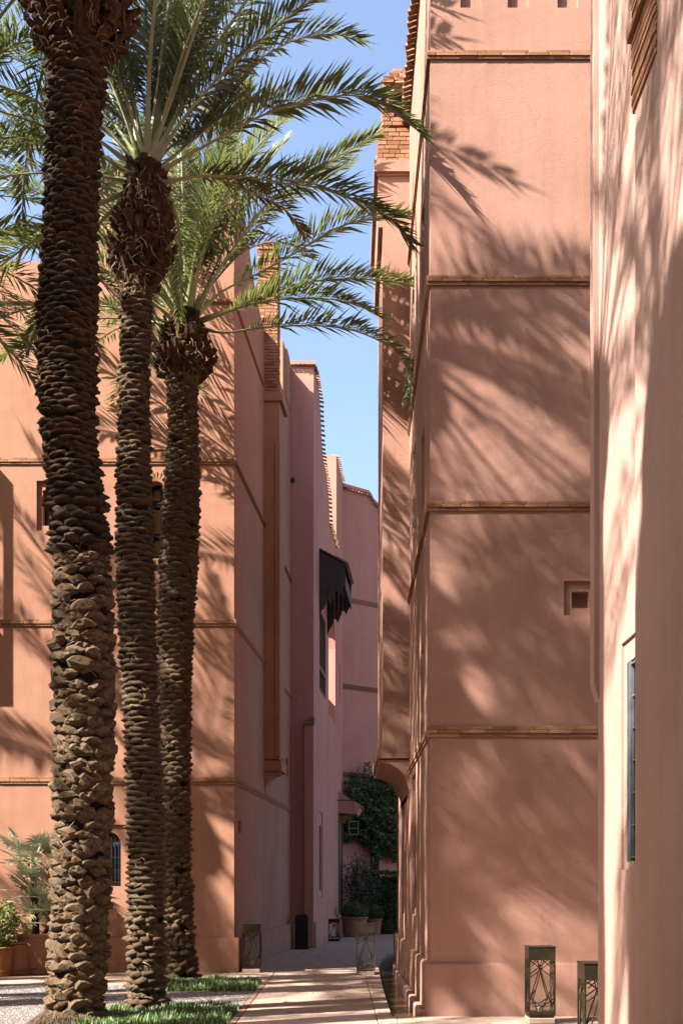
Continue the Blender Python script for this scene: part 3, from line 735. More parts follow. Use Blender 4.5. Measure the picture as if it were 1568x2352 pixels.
for k in range(15):
    b_ = a1 + UP * .075 + U3 * ((ZF - ZN) * (k + .5) / 15); d_ = (a0 - a1).normalized()
    obj('roof_tile', TL, None, can, axes(U3.normalized() * .9, d_ * 1.6, d_.cross(U3).normalized() * -.9 if d_.cross(U3).z < 0 else d_.cross(U3).normalized() * .9, b_ - d_ * .06))
m2 = MB(); f0 = P(793, 1320, ZN); nf = 11
fp = [(0, 0), (ZF - ZN, 0)]
for k in range(nf * 2 + 1): t = (ZF - ZN) * (1 - k / (nf * 2)); fp.append((t, -.30 - (.10 if k % 2 else 0)))
m2.prism(fp, f0, U3, UP, N3, -.03, 0.0); m2.obj('canopy_fascia', WOOD, can)
# small porch roof over the doorway further along
pz_ = 37.9; po = [(777, 1816), (822, 1849), (826.5, 1857), (819, 1870), (777, 1868)]
m2 = MB(); m2.prism([((a - 777) * pz_ / F, (1816 - b) * pz_ / F) for a, b in po], P(776, 1816, pz_), X1, UP, U3, 0, 1.5); pch = m2.obj('porch_roof', PLB, tb)
for i in range(3):
    m2 = MB(); m2.box((0, -.05 + .65 * i, -.36 + .0), (.42 - .0, .07 + .65 * i, -.22), Matrix.Translation(P(777, 1858, pz_) + U3 * .1)); m2.box((0, -.05 + .65 * i, -.46), (.24, .07 + .65 * i, -.365), Matrix.Translation(P(777, 1858, pz_) + U3 * .1))
    m2.obj('corbel', WOODR, pch)
for i in range(8): obj('roof_tile', TL, None, pch, axes(Vector((0, .9, 0)), Vector((-.9, 0, .62)), Vector((.5, 0, .8)), P(828, 1854, pz_) + U3 * (.1 + .18 * i)))
m2 = MB(); m2.box((s3(776.5), .0, 0), (s3(780.5) + .25, .03, zat(1870, 38)), M3); do = m2.obj('door', simple('green_door', (.07, .09, .07), (.12, .14, .11), 5, .6), tb)
m2 = MB(); m2.box((s3(780.5) + .27, 0, 0), (s3(780.5) + .45, .06, zat(1870, 38)), M3); m2.obj('door_frame', WOODR, do)

# ------------------------------------------------------------------ building closing the passage
bb = thing('plaster_building', 'pink building closing the far end of the passage under a curved tiled parapet', 'building', (2, 41, 0))
O5 = Vector((.03, 39.7, 0)); U5 = Vector((1.2, 1, 0)); N5 = Vector((1, -1.2, 0)).normalized()
mb = MB()
TP = [(-.6, 15.12), (0, 15.1), (.74, 15.1), (.82, 15.0), (.88, 14.86), (.98, 14.78), (1.3, 14.6), (1.5, 14.3), (6, 14.3)]
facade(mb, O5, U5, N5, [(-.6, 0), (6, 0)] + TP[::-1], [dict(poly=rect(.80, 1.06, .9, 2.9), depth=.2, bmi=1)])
q = [O5 + U5 * a + UP * b for a, b in TP]; qi = [p - N5 * .35 for p in q]; nq = len(q)
mb.add(q + qi, [(i, i + 1, i + 1 + nq, i + nq) for i in range(nq - 1)])
bk = [O5 + U5 * -.6 - N5 * 5, O5 + U5 * 6 - N5 * 5]
mb.add([bk[0], bk[1], bk[1] + UP * 14, bk[0] + UP * 14], [(0, 1, 2, 3)])
mb.add([O5 + U5 * 6, bk[1], bk[1] + UP * 14, O5 + U5 * 6 + UP * 14.3], [(0, 1, 2, 3)])
mb.add([O5 + U5 * -.6 + UP * 13.9, O5 + U5 * 6 + UP * 13.9, bk[1] + UP * 13.9, bk[0] + UP * 13.9], [(0, 1, 2, 3)])
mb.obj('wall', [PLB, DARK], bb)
for yy in (1378, 1578, 1780): course(bb, O5 + U5 * -.1, U5, N5, 8, zat(yy + 6, 39.9), zat(yy - 6, 39.9), bricks=False, prof=(.022, .036, .03))
cp = MB(); cp.prism([(a, b - .0) for a, b in TP] + [(a, b + .1) for a, b in TP[::-1]], O5, U5, UP, N5, -.35, .05); cpo = cp.obj('coping', PLB, bb)
tiles_along(cpo, [p - UP * .1 for p in q], N5, .13, proud=.1, sc=.9)

# ------------------------------------------------------------------ near building at the right edge
nb = thing('plaster_building', 'pale building at the right edge with a narrow grilled window and broad pier', 'building', (4, 6, 0))
ZE = 10.2; CN = Vector((P(1373, 0, ZE).x, ZE, 0)); UN = Vector((-.0048, -1, 0)); NN = Vector((-1, .0048, 0)).normalized()
sn = lambda px: ZE - 10.2 * 576 / (px - 797)
zn = lambda py, px: zat(py, 10.2 * 576 / (px - 797))
mb = MB()
sN = lambda px: ZE - 10.2 * 576 / (px - 797)
ho = dict(poly=rect(sN(1426.6), 2.05, zat(1998, 9.33), zat(1480, 9.33)), depth=.02, inner=[dict(poly=rect(sN(1434), 1.95, zat(1979, 9.18), zat(1521, 9.18)), depth=.03, bmi=1)])
facade(mb, CN, UN, NN, rect(0, 2.4, 0, 14.3), [ho])
mb.add([CN, CN + Vector((5, 0, 0)), CN + Vector((5, 0, 14.3)), CN + UP * 14.3], [(0, 1, 2, 3)])
mb.add([CN + UP * 14.3, CN + Vector((5, 0, 14.3)), CN + Vector((5, -18, 14.3)), CN + Vector((0, -18, 14.3))], [(0, 1, 2, 3)])
mb.obj('wall', [PLN, PANEG], nb)
m2 = MB(); m2.prism([(0, 3.2), (.045, 3.36), (.045, 14.3), (0, 14.3)], CN + Vector((.002, .12, 0)), NN, UP, Vector((0, -1, 0)), 0, .16); m2.obj('corner_moulding', PLN, nb)
m2 = MB(); M = axes(UN, NN, UP, CN)
a, b, c, d = sN(1434), 1.95, zat(1979, 9.18), zat(1521, 9.18)
for t in (a + .03, a + .10, a + .5, a + .9): m2.bar(M @ Vector((t, -.03, c)), M @ Vector((t, -.03, d)), .045, .03, NN)
for k in range(7): zz = c + .03 + (d - c - .06) * k / 6; m2.bar(M @ Vector((a, -.034, zz)), M @ Vector((b, -.034, zz)), .03 if k in (0, 6) else .012, .012)
m2.obj('window_grille', simple('grey_iron', (.10, .11, .12), (.24, .25, .27), 7, .5, .2, .004, 40, .5, 0, .4), nb)
# pier
YP = 8.57; zc_ = zat(1985, YP); px1 = P(1457, 0, YP).x; px0 = px1
m2 = MB()
side = [(-9, 0), (YP, 0), (YP, 7.38), (8.40, 7.58), (8.27, 7.74), (8.17, 7.95), (8.15, 8.2), (8.15, 14.3), (-9, 14.3)]
m2.prism(side, Vector((px1, 0, 0)), Vector((0, 1, 0)), UP, X1, 0, 2.5)
me = m2.mesh('pier', [PLN]); bevel_mesh(me, .014, 2, 40); pio = obj('pier', me, None, nb)
zz = 7.25
cb = MB(); cb.box((2.17, 7.9, 7.2), (2.5, 8.6, 14.2)); cbo = cb.obj('brick_corbel', MORTAR, nb)
k = 0
while zz < 9.3:
    hh = rng.uniform(.040, .056); pro = .05 if k != 11 else .085
    brick(cbo, Vector((2.165 - pro / 2 + .03, 8.28, zz + hh / 2)), Vector((0, -1, 0)), Vector((-1, 0, 0)), .66, pro + .06, hh - .008); zz += hh; k += 1

# ------------------------------------------------------------------ unseen buildings added to shade the near pier and block sky light
wb = thing('plaster_building', 'unseen plaster building added west of the courtyard, gable shaped to shade the near pier', 'building', (-10, 0, 0), 0, 'unseen buildings added to block sun and sky light')
m2 = MB(); m2.prism([(3.5, 0), (3.5, 13.2), (2.9, 15.8), (2.2, 17.2), (-16, 17.4), (-16, 0)], Vector((-8, 0, 0)), Vector((0, 1, 0)), UP, Vector((-1, 0, 0)), 0, .3); m2.box((-14, -16, 0), (-8.302, -1, 12)); m2.obj('wall', PLA, wb)
sb = thing('plaster_building', 'unseen plaster building added south of the courtyard to block sky light', 'building', (0, -10, 0), 0, 'unseen buildings added to block sun and sky light')
m2 = MB(); m2.box((-40, -12, 0), (12, -3.2, 15.5)); m2.obj('wall', PLA, sb)

qb = thing('plaster_building', 'unseen long plaster building added beyond the palms to block sky light', 'building', (-20, 12, 0), 0, 'unseen buildings added to block sun and sky light')
m2 = MB(); m2.box((-26, 1.5, 0), (-19, 40, 13.2)); m2.obj('wall', PLA, qb)

# ------------------------------------------------------------------ palms
def catmull(pts, n):
    pts = [Vector(p) for p in pts]
    P0 = [pts[0] * 2 - pts[1]] + pts + [pts[-1] * 2 - pts[-2]]
    out = []
    for i in range(len(pts) - 1):
        a, b, c, d = P0[i:i+4]
        for k in range(8):
            t = k / 8
            out.append(.5 * ((2*b) + (c - a)*t + (2*a - 5*b + 4*c - d)*t*t + (3*b - a - 3*c + d)*t**3))
    out.append(pts[-1])
    L = [0]
    for a, b in zip(out, out[1:]): L.append(L[-1] + (b - a).length)
    res = []; j = 0
    for i in range(n):
        s = L[-1] * i / (n - 1)
        while j < len(L) - 2 and L[j+1] < s: j += 1
        f = (s - L[j]) / max(1e-9, L[j+1] - L[j]); res.append(out[j].lerp(out[j+1], min(1, f)))
    return res, L[-1]
def frond_mesh(name, pts, seed, leaf=.46, t0=.2, n=84, base_r=.028, mats=None, upv=None, roll=0.0, ragged=.1, lw=.0165):
    r = random.Random(seed); S, L = catmull(pts, 28); m = len(S); mb = MB()
    frames = []
    up = Vector(upv) if upv else Vector((0, 0, 1))
    for i in range(m):
        T = (S[min(i+1, m-1)] - S[max(i-1, 0)]).normalized()
        side = T.cross(up)
        if side.length < .25: side = frames[-1][1].copy() if frames else T.cross(Vector((0, 1, 0)))
        if frames and side.dot(frames[-1][1]) < 0: side = -side
        side.normalize(); side = (side - T * side.dot(T)).normalized()
        Nn = side.cross(T)
        if roll: 
            c, s_ = math.cos(roll), math.sin(roll); side, Nn = side * c + Nn * s_, Nn * c - side * s_
        frames.append((T, side, Nn))
    # midrib, flattened, broad at the foot
    vs = []
    for i in range(m):
        t = i / (m - 1); w = base_r * (1 - t) ** .8 * (1 + 1.4 * max(0, .12 - t) / .12) + .004; h = w * .6
        T, sd, Nn = frames[i]
        vs += [S[i] + sd * w, S[i] + Nn * h, S[i] - sd * w, S[i] - Nn * h]
    mb.add(vs, [(4*i+k, 4*i+(k+1) % 4, 4*i+4+(k+1) % 4, 4*i+4+k) for i in range(m-1) for k in range(4)], 1)
    for q in range(2 * n):
        sgn = 1 if q % 2 else -1; i = q // 2
        t = t0 + (1 - t0) * (i + r.uniform(-.3, .3)) / n
        t = min(max(t, t0 * .9), .995); fi = t * (m - 1); k = int(fi); f = fi - k; k = min(k, m - 2)
        p = S[k].lerp(S[k+1], f); T, sd, Nn = frames[k]
        u = (t - t0) / (1 - t0)
        ln = leaf * min(1, .35 + u * 3.2) * (1 - .55 * max(0, u - .45) / .55) * r.uniform(1 - ragged * 1.5, 1 + ragged)
        ang = R(62 - 34 * u) + r.uniform(-.12, .12); v = R(28) + r.choice((-.30, 0, .30)) + r.uniform(-.15, .15)
        d = (T * math.cos(ang) + (sd * sgn * math.cos(v) + Nn * math.sin(v)) * math.sin(ang)).normalized()
        ww = lw * r.uniform(.8, 1.15) * (1 if u > .08 else .6)
        wv = d.cross(Nn).normalized(); wv = (wv + Nn * r.uniform(-.5, .5)).normalized() * ww
        fold = d.cross(wv).normalized() * ww * .55
        mid = p + d * ln * .42; tip = p + d * ln - Vector((0, 0, 1)) * ln * ln * r.uniform(.12, .4)
        mb.add([p, mid + wv, mid - fold, mid - wv, tip], [(0, 1, 2), (0, 2, 3), (1, 4, 2), (2, 4, 3)], 0)
    T, sd, Nn = frames[-1]; p = S[-1]
    mb.add([p, p + T * .1 + sd * .012, p + T * .1 - sd * .012, p + T * .3], [(0, 1, 3), (0, 3, 2)], 0)
    return mb.mesh(name, mats or [FROND, RACH], recalc=False)
def arc_pts(e0, bend, L, sway=0.0, n=9):
    p = Vector((0, 0, 0)); out = [p.copy()]
    for i in range(n):
        s = (i + .5) / n; e = R(e0 - bend * s ** 1.3); y = sway * s
        p = p + Vector((math.cos(e) * math.cos(y), math.cos(e) * math.sin(y), math.sin(e))) * (L / n); out.append(p.copy())
    return out
FV = []
for i, (e0, bd, L) in enumerate(((86, 16, 3.3), (80, 28, 3.5), (72, 38, 3.7), (64, 48, 3.8), (54, 55, 3.8), (44, 60, 3.8), (32, 62, 3.7), (18, 58, 3.6), (2, 52, 3.5), (-16, 44, 3.3))):
    row = []
    for k in range(2):
        row.append((e0, frond_mesh('frond', arc_pts(e0, bd + 14 * k - 7, L, (-.25, .25)[k]), 100 + i * 7 + k, mats=[(FROND, FROND2)[(i + k) % 3 == 0], RACH])))
    FV.append(row)
FOLD = frond_mesh('frond', arc_pts(-35, 50, 2.6), 991, mats=[FRONDY, RACH], ragged=.25)
def boss_mesh(name, seed, mat, p, lip, rough):
    r = random.Random(seed); seg = 10; rings = (.42, .78, 1.0); vs = [(r.uniform(-.04, .04), .95 + lip * .1 if rough <= .75 else .70, r.uniform(-.05, .1))]
    dep = (.92, .70, -.25); ph = [r.uniform(-rough, rough) for _ in range(seg * 3)]
    crack = r.choice((0, 2, 3, 5, None))
    for j, q in enumerate(rings):
        for k in range(seg):
            a = 2 * math.pi * k / seg; c, s = math.cos(a), math.sin(a)
            e = (abs(c) ** p + abs(s) ** p) ** (-1 / p)
            x = c * e * q * .5 * (1 + .12 * ph[k]); z = s * e * q * .5 * (1 + .15 * ph[k + seg])
            y = dep[j] * (1 + lip * s * (j < 2)) + ph[(k + j * seg) % (3 * seg)] * (.28 if j < 2 else .05)
            if j < 2 and rough > .75: y = min(y, .74 + .22 * x + .18 * z)
            if crack is not None and k == crack and j < 2: y -= .45
            vs.append((x, y, z))
    fs = [(0, 1 + k, 1 + (k + 1) % seg) for k in range(seg)]
    for j in range(2): fs += [(1 + j*seg + k, 1 + (j+1)*seg + k, 1 + (j+1)*seg + (k+1) % seg, 1 + j*seg + (k+1) % seg) for k in range(seg)]
    mb = MB(); mb.add(vs, fs); return mb.mesh(name, [mat], smooth=rough <= .75, recalc=False)
def boot_mesh(name, seed):
    r = random.Random(seed); mb = MB(); n = 5; vs = []
    for i in range(n + 1):
        t = i / n; w = .5 * (1 - .35 * t) * (1 + r.uniform(-.08, .08)); b = .18 * math.sin(t * 1.6) + r.uniform(-.03, .03)
        for x, y in ((-w, b), (0, b + .22 * (1 - .4 * t)), (w, b), (0, b - .10)): vs.append((x, y, t))
    fs = [(4*i+k, 4*i+(k+1) % 4, 4*i+4+(k+1) % 4, 4*i+4+k) for i in range(n) for k in range(4)] + [(4*n, 4*n+1, 4*n+2, 4*n+3)]
    mb.add(vs, fs); return mb.mesh(name, [BOOT], recalc=True)
BOOTS = [boot_mesh('old_leaf_boot', i) for i in range(6)]
KNOB = [boss_mesh('leaf_base', i, BOSS1, (1.2, 1.35, 1.5, 1.75)[i % 4], (.5, .7, .9)[i % 3], .8) for i in range(14)]
RIDG = [boss_mesh('leaf_base', 20 + i, BOSS2, 2.6, .9, .5) for i in range(8)]
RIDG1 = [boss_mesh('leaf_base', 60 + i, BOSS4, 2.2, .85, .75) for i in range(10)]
SCAL = [boss_mesh('leaf_base', 40 + i, BOSS3, 1.45, .45, .4) for i in range(6)]
def palm(label, prof, Z, spec, boots, crown_px, seed, group=None, cr_=.86, miss=.02):
    """prof: (px centre, py, px half width) up the trunk; spec(z) -> variants, pitch, ring count, depth, height factor"""
    r = random.Random(seed); k = Z / F
    cl = [(P(px, py, Z), hw * k) for px, py, hw in prof]
    base = Vector((cl[0][0].x, Z, 0))
    root = thing('date_palm', label, 'palm tree', base, 0, group)
    def at(z):
        for (a, ra), (b, rb_) in zip(cl, cl[1:]):
            if a.z <= z <= b.z:
                f = (z - a.z) / (b.z - a.z); return a.lerp(b, f), ra + (rb_ - ra) * f
        return (cl[-1] if z > cl[-1][0].z else cl[0])
    zb, zt = cl[0][0].z, cl[-1][0].z
    pts = []; rad = []; z = zb - .05
    while z < zt + .3:
        p, q = at(min(max(z, zb), zt)); pts.append(Vector((p.x, p.y, z))); rad.append(q * cr_); z += .12
    mb = MB(); mb.tube(pts, rad, 16); tr = mb.obj('trunk', CORE, root, smooth=True)
    items = []; z = zb + .03; row = 0; tw = r.uniform(0, 6)
    while z < zt:
        var, pitch, cnt, dep, hf = spec(z); p, q = at(z)
        for i in range(cnt):
            if r.random() < miss: continue
            a = tw + 2 * math.pi * (i + (row % 2) * .5 + r.uniform(-.09, .09)) / cnt + row * .035
            n = Vector((math.cos(a), math.sin(a), 0)); u = Vector((-n.y, n.x, 0))
            tilt = R(r.uniform(4, 20)); upv = (UP * math.cos(tilt) + n * math.sin(tilt)); nn = (n * math.cos(tilt) - UP * math.sin(tilt))
            ro = r.uniform(-.16, .16) * (2.2 if var is KNOB else 1); u2 = u * math.cos(ro) + upv * math.sin(ro); up2 = upv * math.cos(ro) - u * math.sin(ro)
            kk = 1.0 if var is not KNOB else r.uniform(.8, 1.25); wd = 2 * math.pi * q / cnt * r.uniform(.88, 1.18) * kk; hh = pitch * hf * r.uniform(.85, 1.2) * kk
            M = axes(u2 * wd, nn * dep * r.uniform(.65, 1.3), up2 * hh, Vector((p.x, p.y, z + r.uniform(-.18, .18) * pitch)) + n * q * cr_)
            items.append((n, M, r.choice(var), wd * hh))
        z += pitch; row += 1
    inview = [it for it in items if it[0].y < .30 and it[1][2][3] < zat(-60, Z)]
    inview.sort(key=lambda it: -it[3] * (1.0 if it[0].y < 0 else .5))
    keep = set(id(it) for it in inview[:296])
    rest = MB(); rm = None
    for it in items:
        if id(it) in keep: obj('leaf_base', it[2], None, tr, it[1])
        else:
            me = it[2]; rm = me.materials[0]; rest.add([it[1] @ v.co for v in me.vertices], [tuple(f.vertices) for f in me.polygons])
    if rest.v:
        o = rest.obj('trunk_scales', rm, tr, smooth=rm is not BOSS1, recalc=False); o['kind'] = 'stuff'
    # torn fibre caught between the leaf bases
    ff = MB()
    for i in range(int(260 * (zt - zb) / 10)):
        z = r.uniform(zb + .1, zt); p, q = at(z); a = r.uniform(0, 6.28); n = Vector((math.cos(a), math.sin(a), 0)); u = Vector((-n.y, n.x, 0))
        c = Vector((p.x, p.y, z)) + n * (q * cr_ + .035); d = (u * r.choice((-1, 1)) + n * r.uniform(-.2, .5) + UP * r.uniform(-.9, .4)).normalized(); pts_ = [c]
        for j in range(3): d = (d + Vector((r.uniform(-.4, .4), r.uniform(-.4, .4), -.3))).normalized(); pts_.append(pts_[-1] + d * r.uniform(.02, .06))
        ff.tube(pts_, [.005, .004, .003, .0015], 3, False)
    o = ff.obj('torn_fibre', FIBRE, tr, recalc=False); o['kind'] = 'stuff'
    # the shaggy head of old leaf boots under the crown
    (bz0, bz1, brad, nb_, bl_) = boots
    for i in range(nb_):
        t = (i + r.random()) / nb_; z = bz0 + (bz1 - bz0) * t; p, q = at(min(z, zt)); a = i * 2.39996 + r.uniform(-.2, .2)
        n = Vector((math.cos(a), math.sin(a), 0)); u = Vector((-n.y, n.x, 0)); rr = brad * (.55 + .45 * math.sin(math.pi * min(1, t * 1.15 + .08))) 
        o_ = R(r.uniform(22, 74) * (1 - .45 * t)); d = UP * math.cos(o_) + n * math.sin(o_); nn = n * math.cos(o_) - UP * math.sin(o_)
        L = r.uniform(.15, .32) * bl_; W_ = r.uniform(.10, .16)
        c = Vector((p.x, p.y, z)) + n * max(.06, rr - L * math.sin(o_))
        obj('old_leaf_boot', r.choice(BOOTS), None, tr, axes(u * W_, nn * r.uniform(.16, .3), d * L, c))
    fb = MB()
    for i in range(int(nb_ * 2.2)):
        a = r.uniform(0, 6.28); z = r.uniform(bz0, bz1 + .1); p, q = at(min(z, zt)); n = Vector((math.cos(a), math.sin(a), 0)); t = (z - bz0) / (bz1 - bz0)
        c = Vector((p.x, p.y, z)) + n * brad * (.6 + .4 * math.sin(math.pi * min(1, max(0, t)))) * r.uniform(.75, 1.05)
        d = Vector((r.uniform(-1, 1), r.uniform(-1, 1), r.uniform(-1, .6))); pts = [c]
        for j in range(4): d = (d + Vector((r.uniform(-.6, .6), r.uniform(-.6, .6), -.35))).normalized(); pts.append(pts[-1] + d * r.uniform(.03, .07))
        fb.tube(pts, [.006, .005, .004, .003, .002], 4, False)
    o = fb.obj('fibre', FIBRE, tr, recalc=False); o['kind'] = 'stuff'
    return root, P(crown_px[0], crown_px[1], Z), r
def crown(root, c, r, n, skip=None, size=1.0, lo=0.0, hi=1.0, az0=0.0, spread=.13):
    for i in range(n):
        t = lo + (hi - lo) * (i + .5) / n; az = az0 + i * 2.39996 + r.uniform(-.2, .2)
        k = min(9, max(0, int(t * 10 + r.uniform(-.6, .6))))
        e0, me = FV[k][r.randrange(2)]
        if skip and skip(az, e0): continue
        s = size * r.uniform(.88, 1.08)
        M = Matrix.Translation(c + Vector((math.cos(az), math.sin(az), 0)) * spread * (.3 + .7 * t) + UP * (.25 - .45 * t)) @ Matrix.Rotation(az, 4, 'Z') @ Matrix.Rotation(r.uniform(-.35, .35), 4, 'X') @ Matrix.Scale(s, 4)
        obj('frond', me, None, root, M)
def px_frond(root, pts, Z, dz, seed, **kw):
    """a frond that follows a given sweep; dz: how far the tip lies behind (+) or before (-) the trunk"""
    n = len(pts); q = []
    for i, (a, b) in enumerate(pts):
        t = i / (n - 1); q.append(P(a, b, Z + dz * t))
    kw['leaf'] = kw.get('leaf', .5) * 1.14; c = q[0].copy(); me = frond_mesh('frond', [p - c for p in q], seed, lw=.0195, **kw)
    return obj('frond', me, None, root, Matrix.Translation(c))

# nearest palm, thick knobbly trunk
def spec1(z):
    if z < 5.2: return KNOB, .108, 8, .10, 1.8
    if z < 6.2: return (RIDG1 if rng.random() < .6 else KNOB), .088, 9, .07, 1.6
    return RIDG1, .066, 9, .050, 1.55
prof1 = [(172, 2352, 66), (176, 2290, 63), (180, 2200, 66), (184, 2080, 64), (189, 1900, 68), (191, 1700, 68), (192, 1500, 70), (190, 1330, 66), (183, 1220, 64), (170, 1100, 64), (158, 1000, 64), (155, 900, 66), (154, 800, 67), (157, 680, 68), (162, 560, 62), (166, 400, 60), (170, 250, 64), (176, 120, 68), (184, 40, 74), (192, -120, 82)]
p1, c1, r1 = palm('nearest palm, its thick knobbly trunk rising from a root mound on the cobbles', prof1, 13.7, spec1, (zat(120, 13.7), zat(-140, 13.7), .66, 200, 1.0), (192, -170), 11, None, .82, .06)
crown(p1, c1, r1, 50, lambda az, e: (e < 60 and 205 < math.degrees(az) % 360 < 335) or ((math.degrees(az) + 180) % 360 - 180) > -75 and ((math.degrees(az) + 180) % 360 - 180) < 75, 1.0, .30, .9)
mound = MB(); rr = random.Random(5)
pr_ = [(.50, -.02), (.46, .03), (.41, .08), (.36, .125), (.30, .15)]
mound.lathe(pr_, 40, (p1.location.x, 13.7, -.0))
for v in mound.v: 
    d = noise.noise(v * 9) * .04 + noise.noise(v * 30) * .015; v.x += d * (v.x - p1.location.x) / .4 * 1.5; v.y += d * (v.y - 13.7) / .4; v.z += abs(d) * .6
mound.obj('root_mound', ROOT, p1, smooth=True)
rt = MB()
for i in range(900):
    a = rr.uniform(0, 6.28); q = rr.uniform(.30, .52); z = .16 * (1 - (q - .28) / .24) + .01
    c = Vector((p1.location.x + math.cos(a) * q, 13.7 + math.sin(a) * q, max(0, z))); n = Vector((math.cos(a), math.sin(a), -.5))
    t = Vector((-n.y, n.x, 0)) * rr.uniform(-.6, .6)
    rt.tube([c, c + (n + t) * rr.uniform(.02, .05) + UP * .012, c + (n + t) * rr.uniform(.05, .09) - UP * .02], [.008, .007, .003], 4, False)
o = rt.obj('roots', ROOT, p1, recalc=False); o['kind'] = 'stuff'

def spec2(z):
    if z < 1.2: return (KNOB if rng.random() < .3 else RIDG), .085, 8, .055, 1.6
    return RIDG, .072, 6, .040, 1.4
prof2 = [(338, 2322, 44), (337, 2270, 42), (336, 2150, 41), (336, 2000, 41), (331, 1800, 41), (325, 1640, 39), (317, 1480, 41), (313, 1380, 42), (310, 1240, 40), (308, 1100, 37), (307, 960, 33), (309, 850, 32), (313, 750, 32), (317, 650, 33), (326, 560, 40), (334, 480, 42), (336, 410, 34)]
p2, c2, r2 = palm('middle palm, slim ringed trunk in the front grass bed, swollen brown head in view', prof2, 14.9, spec2, (zat(668, 14.9), zat(405, 14.9), .40, 170, .95), (335, 400), 12, None, .84)
def skip2(az, e):
    a = math.degrees(az) % 360
    return ((a < 75 or a > 285) and e < 58) or (200 < a < 290 and e < 74)
crown(p2, c2, r2, 66, skip2, 1.06, .0, .92)
p3spec = lambda z: (SCAL, .084 if z < 7 else .076, 7, .058, 1.8) if z > 1.6 else (KNOB if rng.random() < .5 else SCAL, .10, 8, .085, 1.7)
prof3 = [(418, 2262, 46), (413, 2225, 38), (409, 2150, 33), (406, 2000, 30), (404, 1850, 32), (402, 1700, 34), (402, 1560, 37), (404, 1420, 41), (411, 1300, 42), (416, 1180, 42), (419, 1080, 38), (420, 980, 32), (419, 900, 33), (418, 840, 40), (419, 790, 44), (424, 750, 34)]
p3, c3, r3 = palm('rear palm, scaly trunk in the rear grass bed, low crown arching across the sky', prof3, 19.6, p3spec, (zat(872, 19.6), zat(755, 19.6), .54, 120, .95), (424, 742), 13)
def skip3(az, e):
    a = math.degrees(az) % 360
    return (a < 80 or a > 280) and e < 60
crown(p3, c3, r3, 58, skip3, 1.06, .0, .85)
# the fronds that sweep right against the sky
B2 = dict(leaf=.54, n=104); Z2 = 14.9
px_frond(p2, [(352, 388), (395, 312), (450, 235), (520, 160), (590, 98), (651, 46), (717, 0), (780, -25)], Z2, -.6, 1, **B2)
px_frond(p2, [(350, 392), (400, 300), (471, 225), (560, 160), (620, 120), (676, 92), (753, 77), (822, 90)], Z2, .5, 2, **B2)
px_frond(p2, [(356, 402), (420, 362), (500, 318), (574, 277), (651, 246), (728, 228), (805, 218), (869, 236), (933, 277), (966, 308)], Z2, -.7, 3, leaf=.54, n=120)
px_frond(p2, [(362, 424), (410, 412), (470, 404), (560, 406), (651, 420), (717, 428), (779, 446), (830, 466), (894, 500), (940, 556)], Z2, .4, 4, leaf=.5, n=112)
px_frond(p2, [(345, 385), (380, 300), (430, 190), (480, 90), (530, 10), (570, -60)], Z2, .3, 5, **B2)
px_frond(p2, [(348, 388), (400, 330), (470, 300), (540, 262), (600, 235), (650, 260)], Z2, 1.5, 6, **B2)
px_frond(p2, [(355, 395), (420, 340), (490, 280), (545, 200), (585, 150)], Z2, 1.2, 7, **B2)
Z3p = 19.6; B3 = dict(leaf=.52, n=108)
px_frond(p3, [(448, 728), (497, 628), (544, 558), (590, 494), (650, 435), (728, 388), (805, 343), (862, 308)], Z3p, -1.6, 11, leaf=.58, n=124)
px_frond(p3, [(448, 730), (485, 690), (520, 663), (602, 623), (689, 574), (753, 533), (817, 507), (894, 494), (940, 500), (966, 516)], Z3p, -1.6, 12, **B3)
px_frond(p3, [(450, 738), (490, 722), (551, 701), (636, 668), (718, 646), (800, 640), (884, 645), (950, 655), (984, 670)], Z3p, -1.6, 13, leaf=.54, n=116)
px_frond(p3, [(455, 752), (517, 764), (585, 754), (648, 749), (718, 747), (791, 754), (846, 771), (901, 801), (932, 845), (942, 900), (940, 926)], Z3p, -1.6, 14, leaf=.48, n=116)
px_frond(p3, [(452, 742), (510, 722), (570, 700), (660, 686), (760, 687), (830, 705), (878, 732)], Z3p, -1.6, 15, **B3)
px_frond(p3, [(436, 728), (452, 640), (456, 511), (466, 394), (480, 310), (498, 230)], Z3p, -.4, 16, **B3)
px_frond(p3, [(440, 728), (470, 640), (508, 546), (544, 452), (565, 360), (590, 300)], Z3p, .5, 17, **B3)
px_frond(p3, [(428, 728), (425, 620), (415, 500), (410, 390), (420, 290)], Z3p, .6, 18, **B3)
px_frond(p3, [(442, 728), (490, 650), (545, 590), (600, 560), (660, 560), (715, 590)], Z3p, 1.3, 19, leaf=.45, n=64, mats=[FRONDY, RACH])
px_frond(p3, [(445, 728), (500, 600), (560, 480), (610, 380), (660, 320)], Z3p, 1.2, 20, **B3)
px_frond(p3, [(432, 728), (440, 600), (450, 470), (440, 350)], Z3p, 1.4, 21, **B3)
px_frond(p2, [(360, 420), (470, 404), (570, 440), (640, 470), (680, 510), (700, 540)], Z2, .8, 22, leaf=.34, n=56, mats=[FRONDY, RACH])

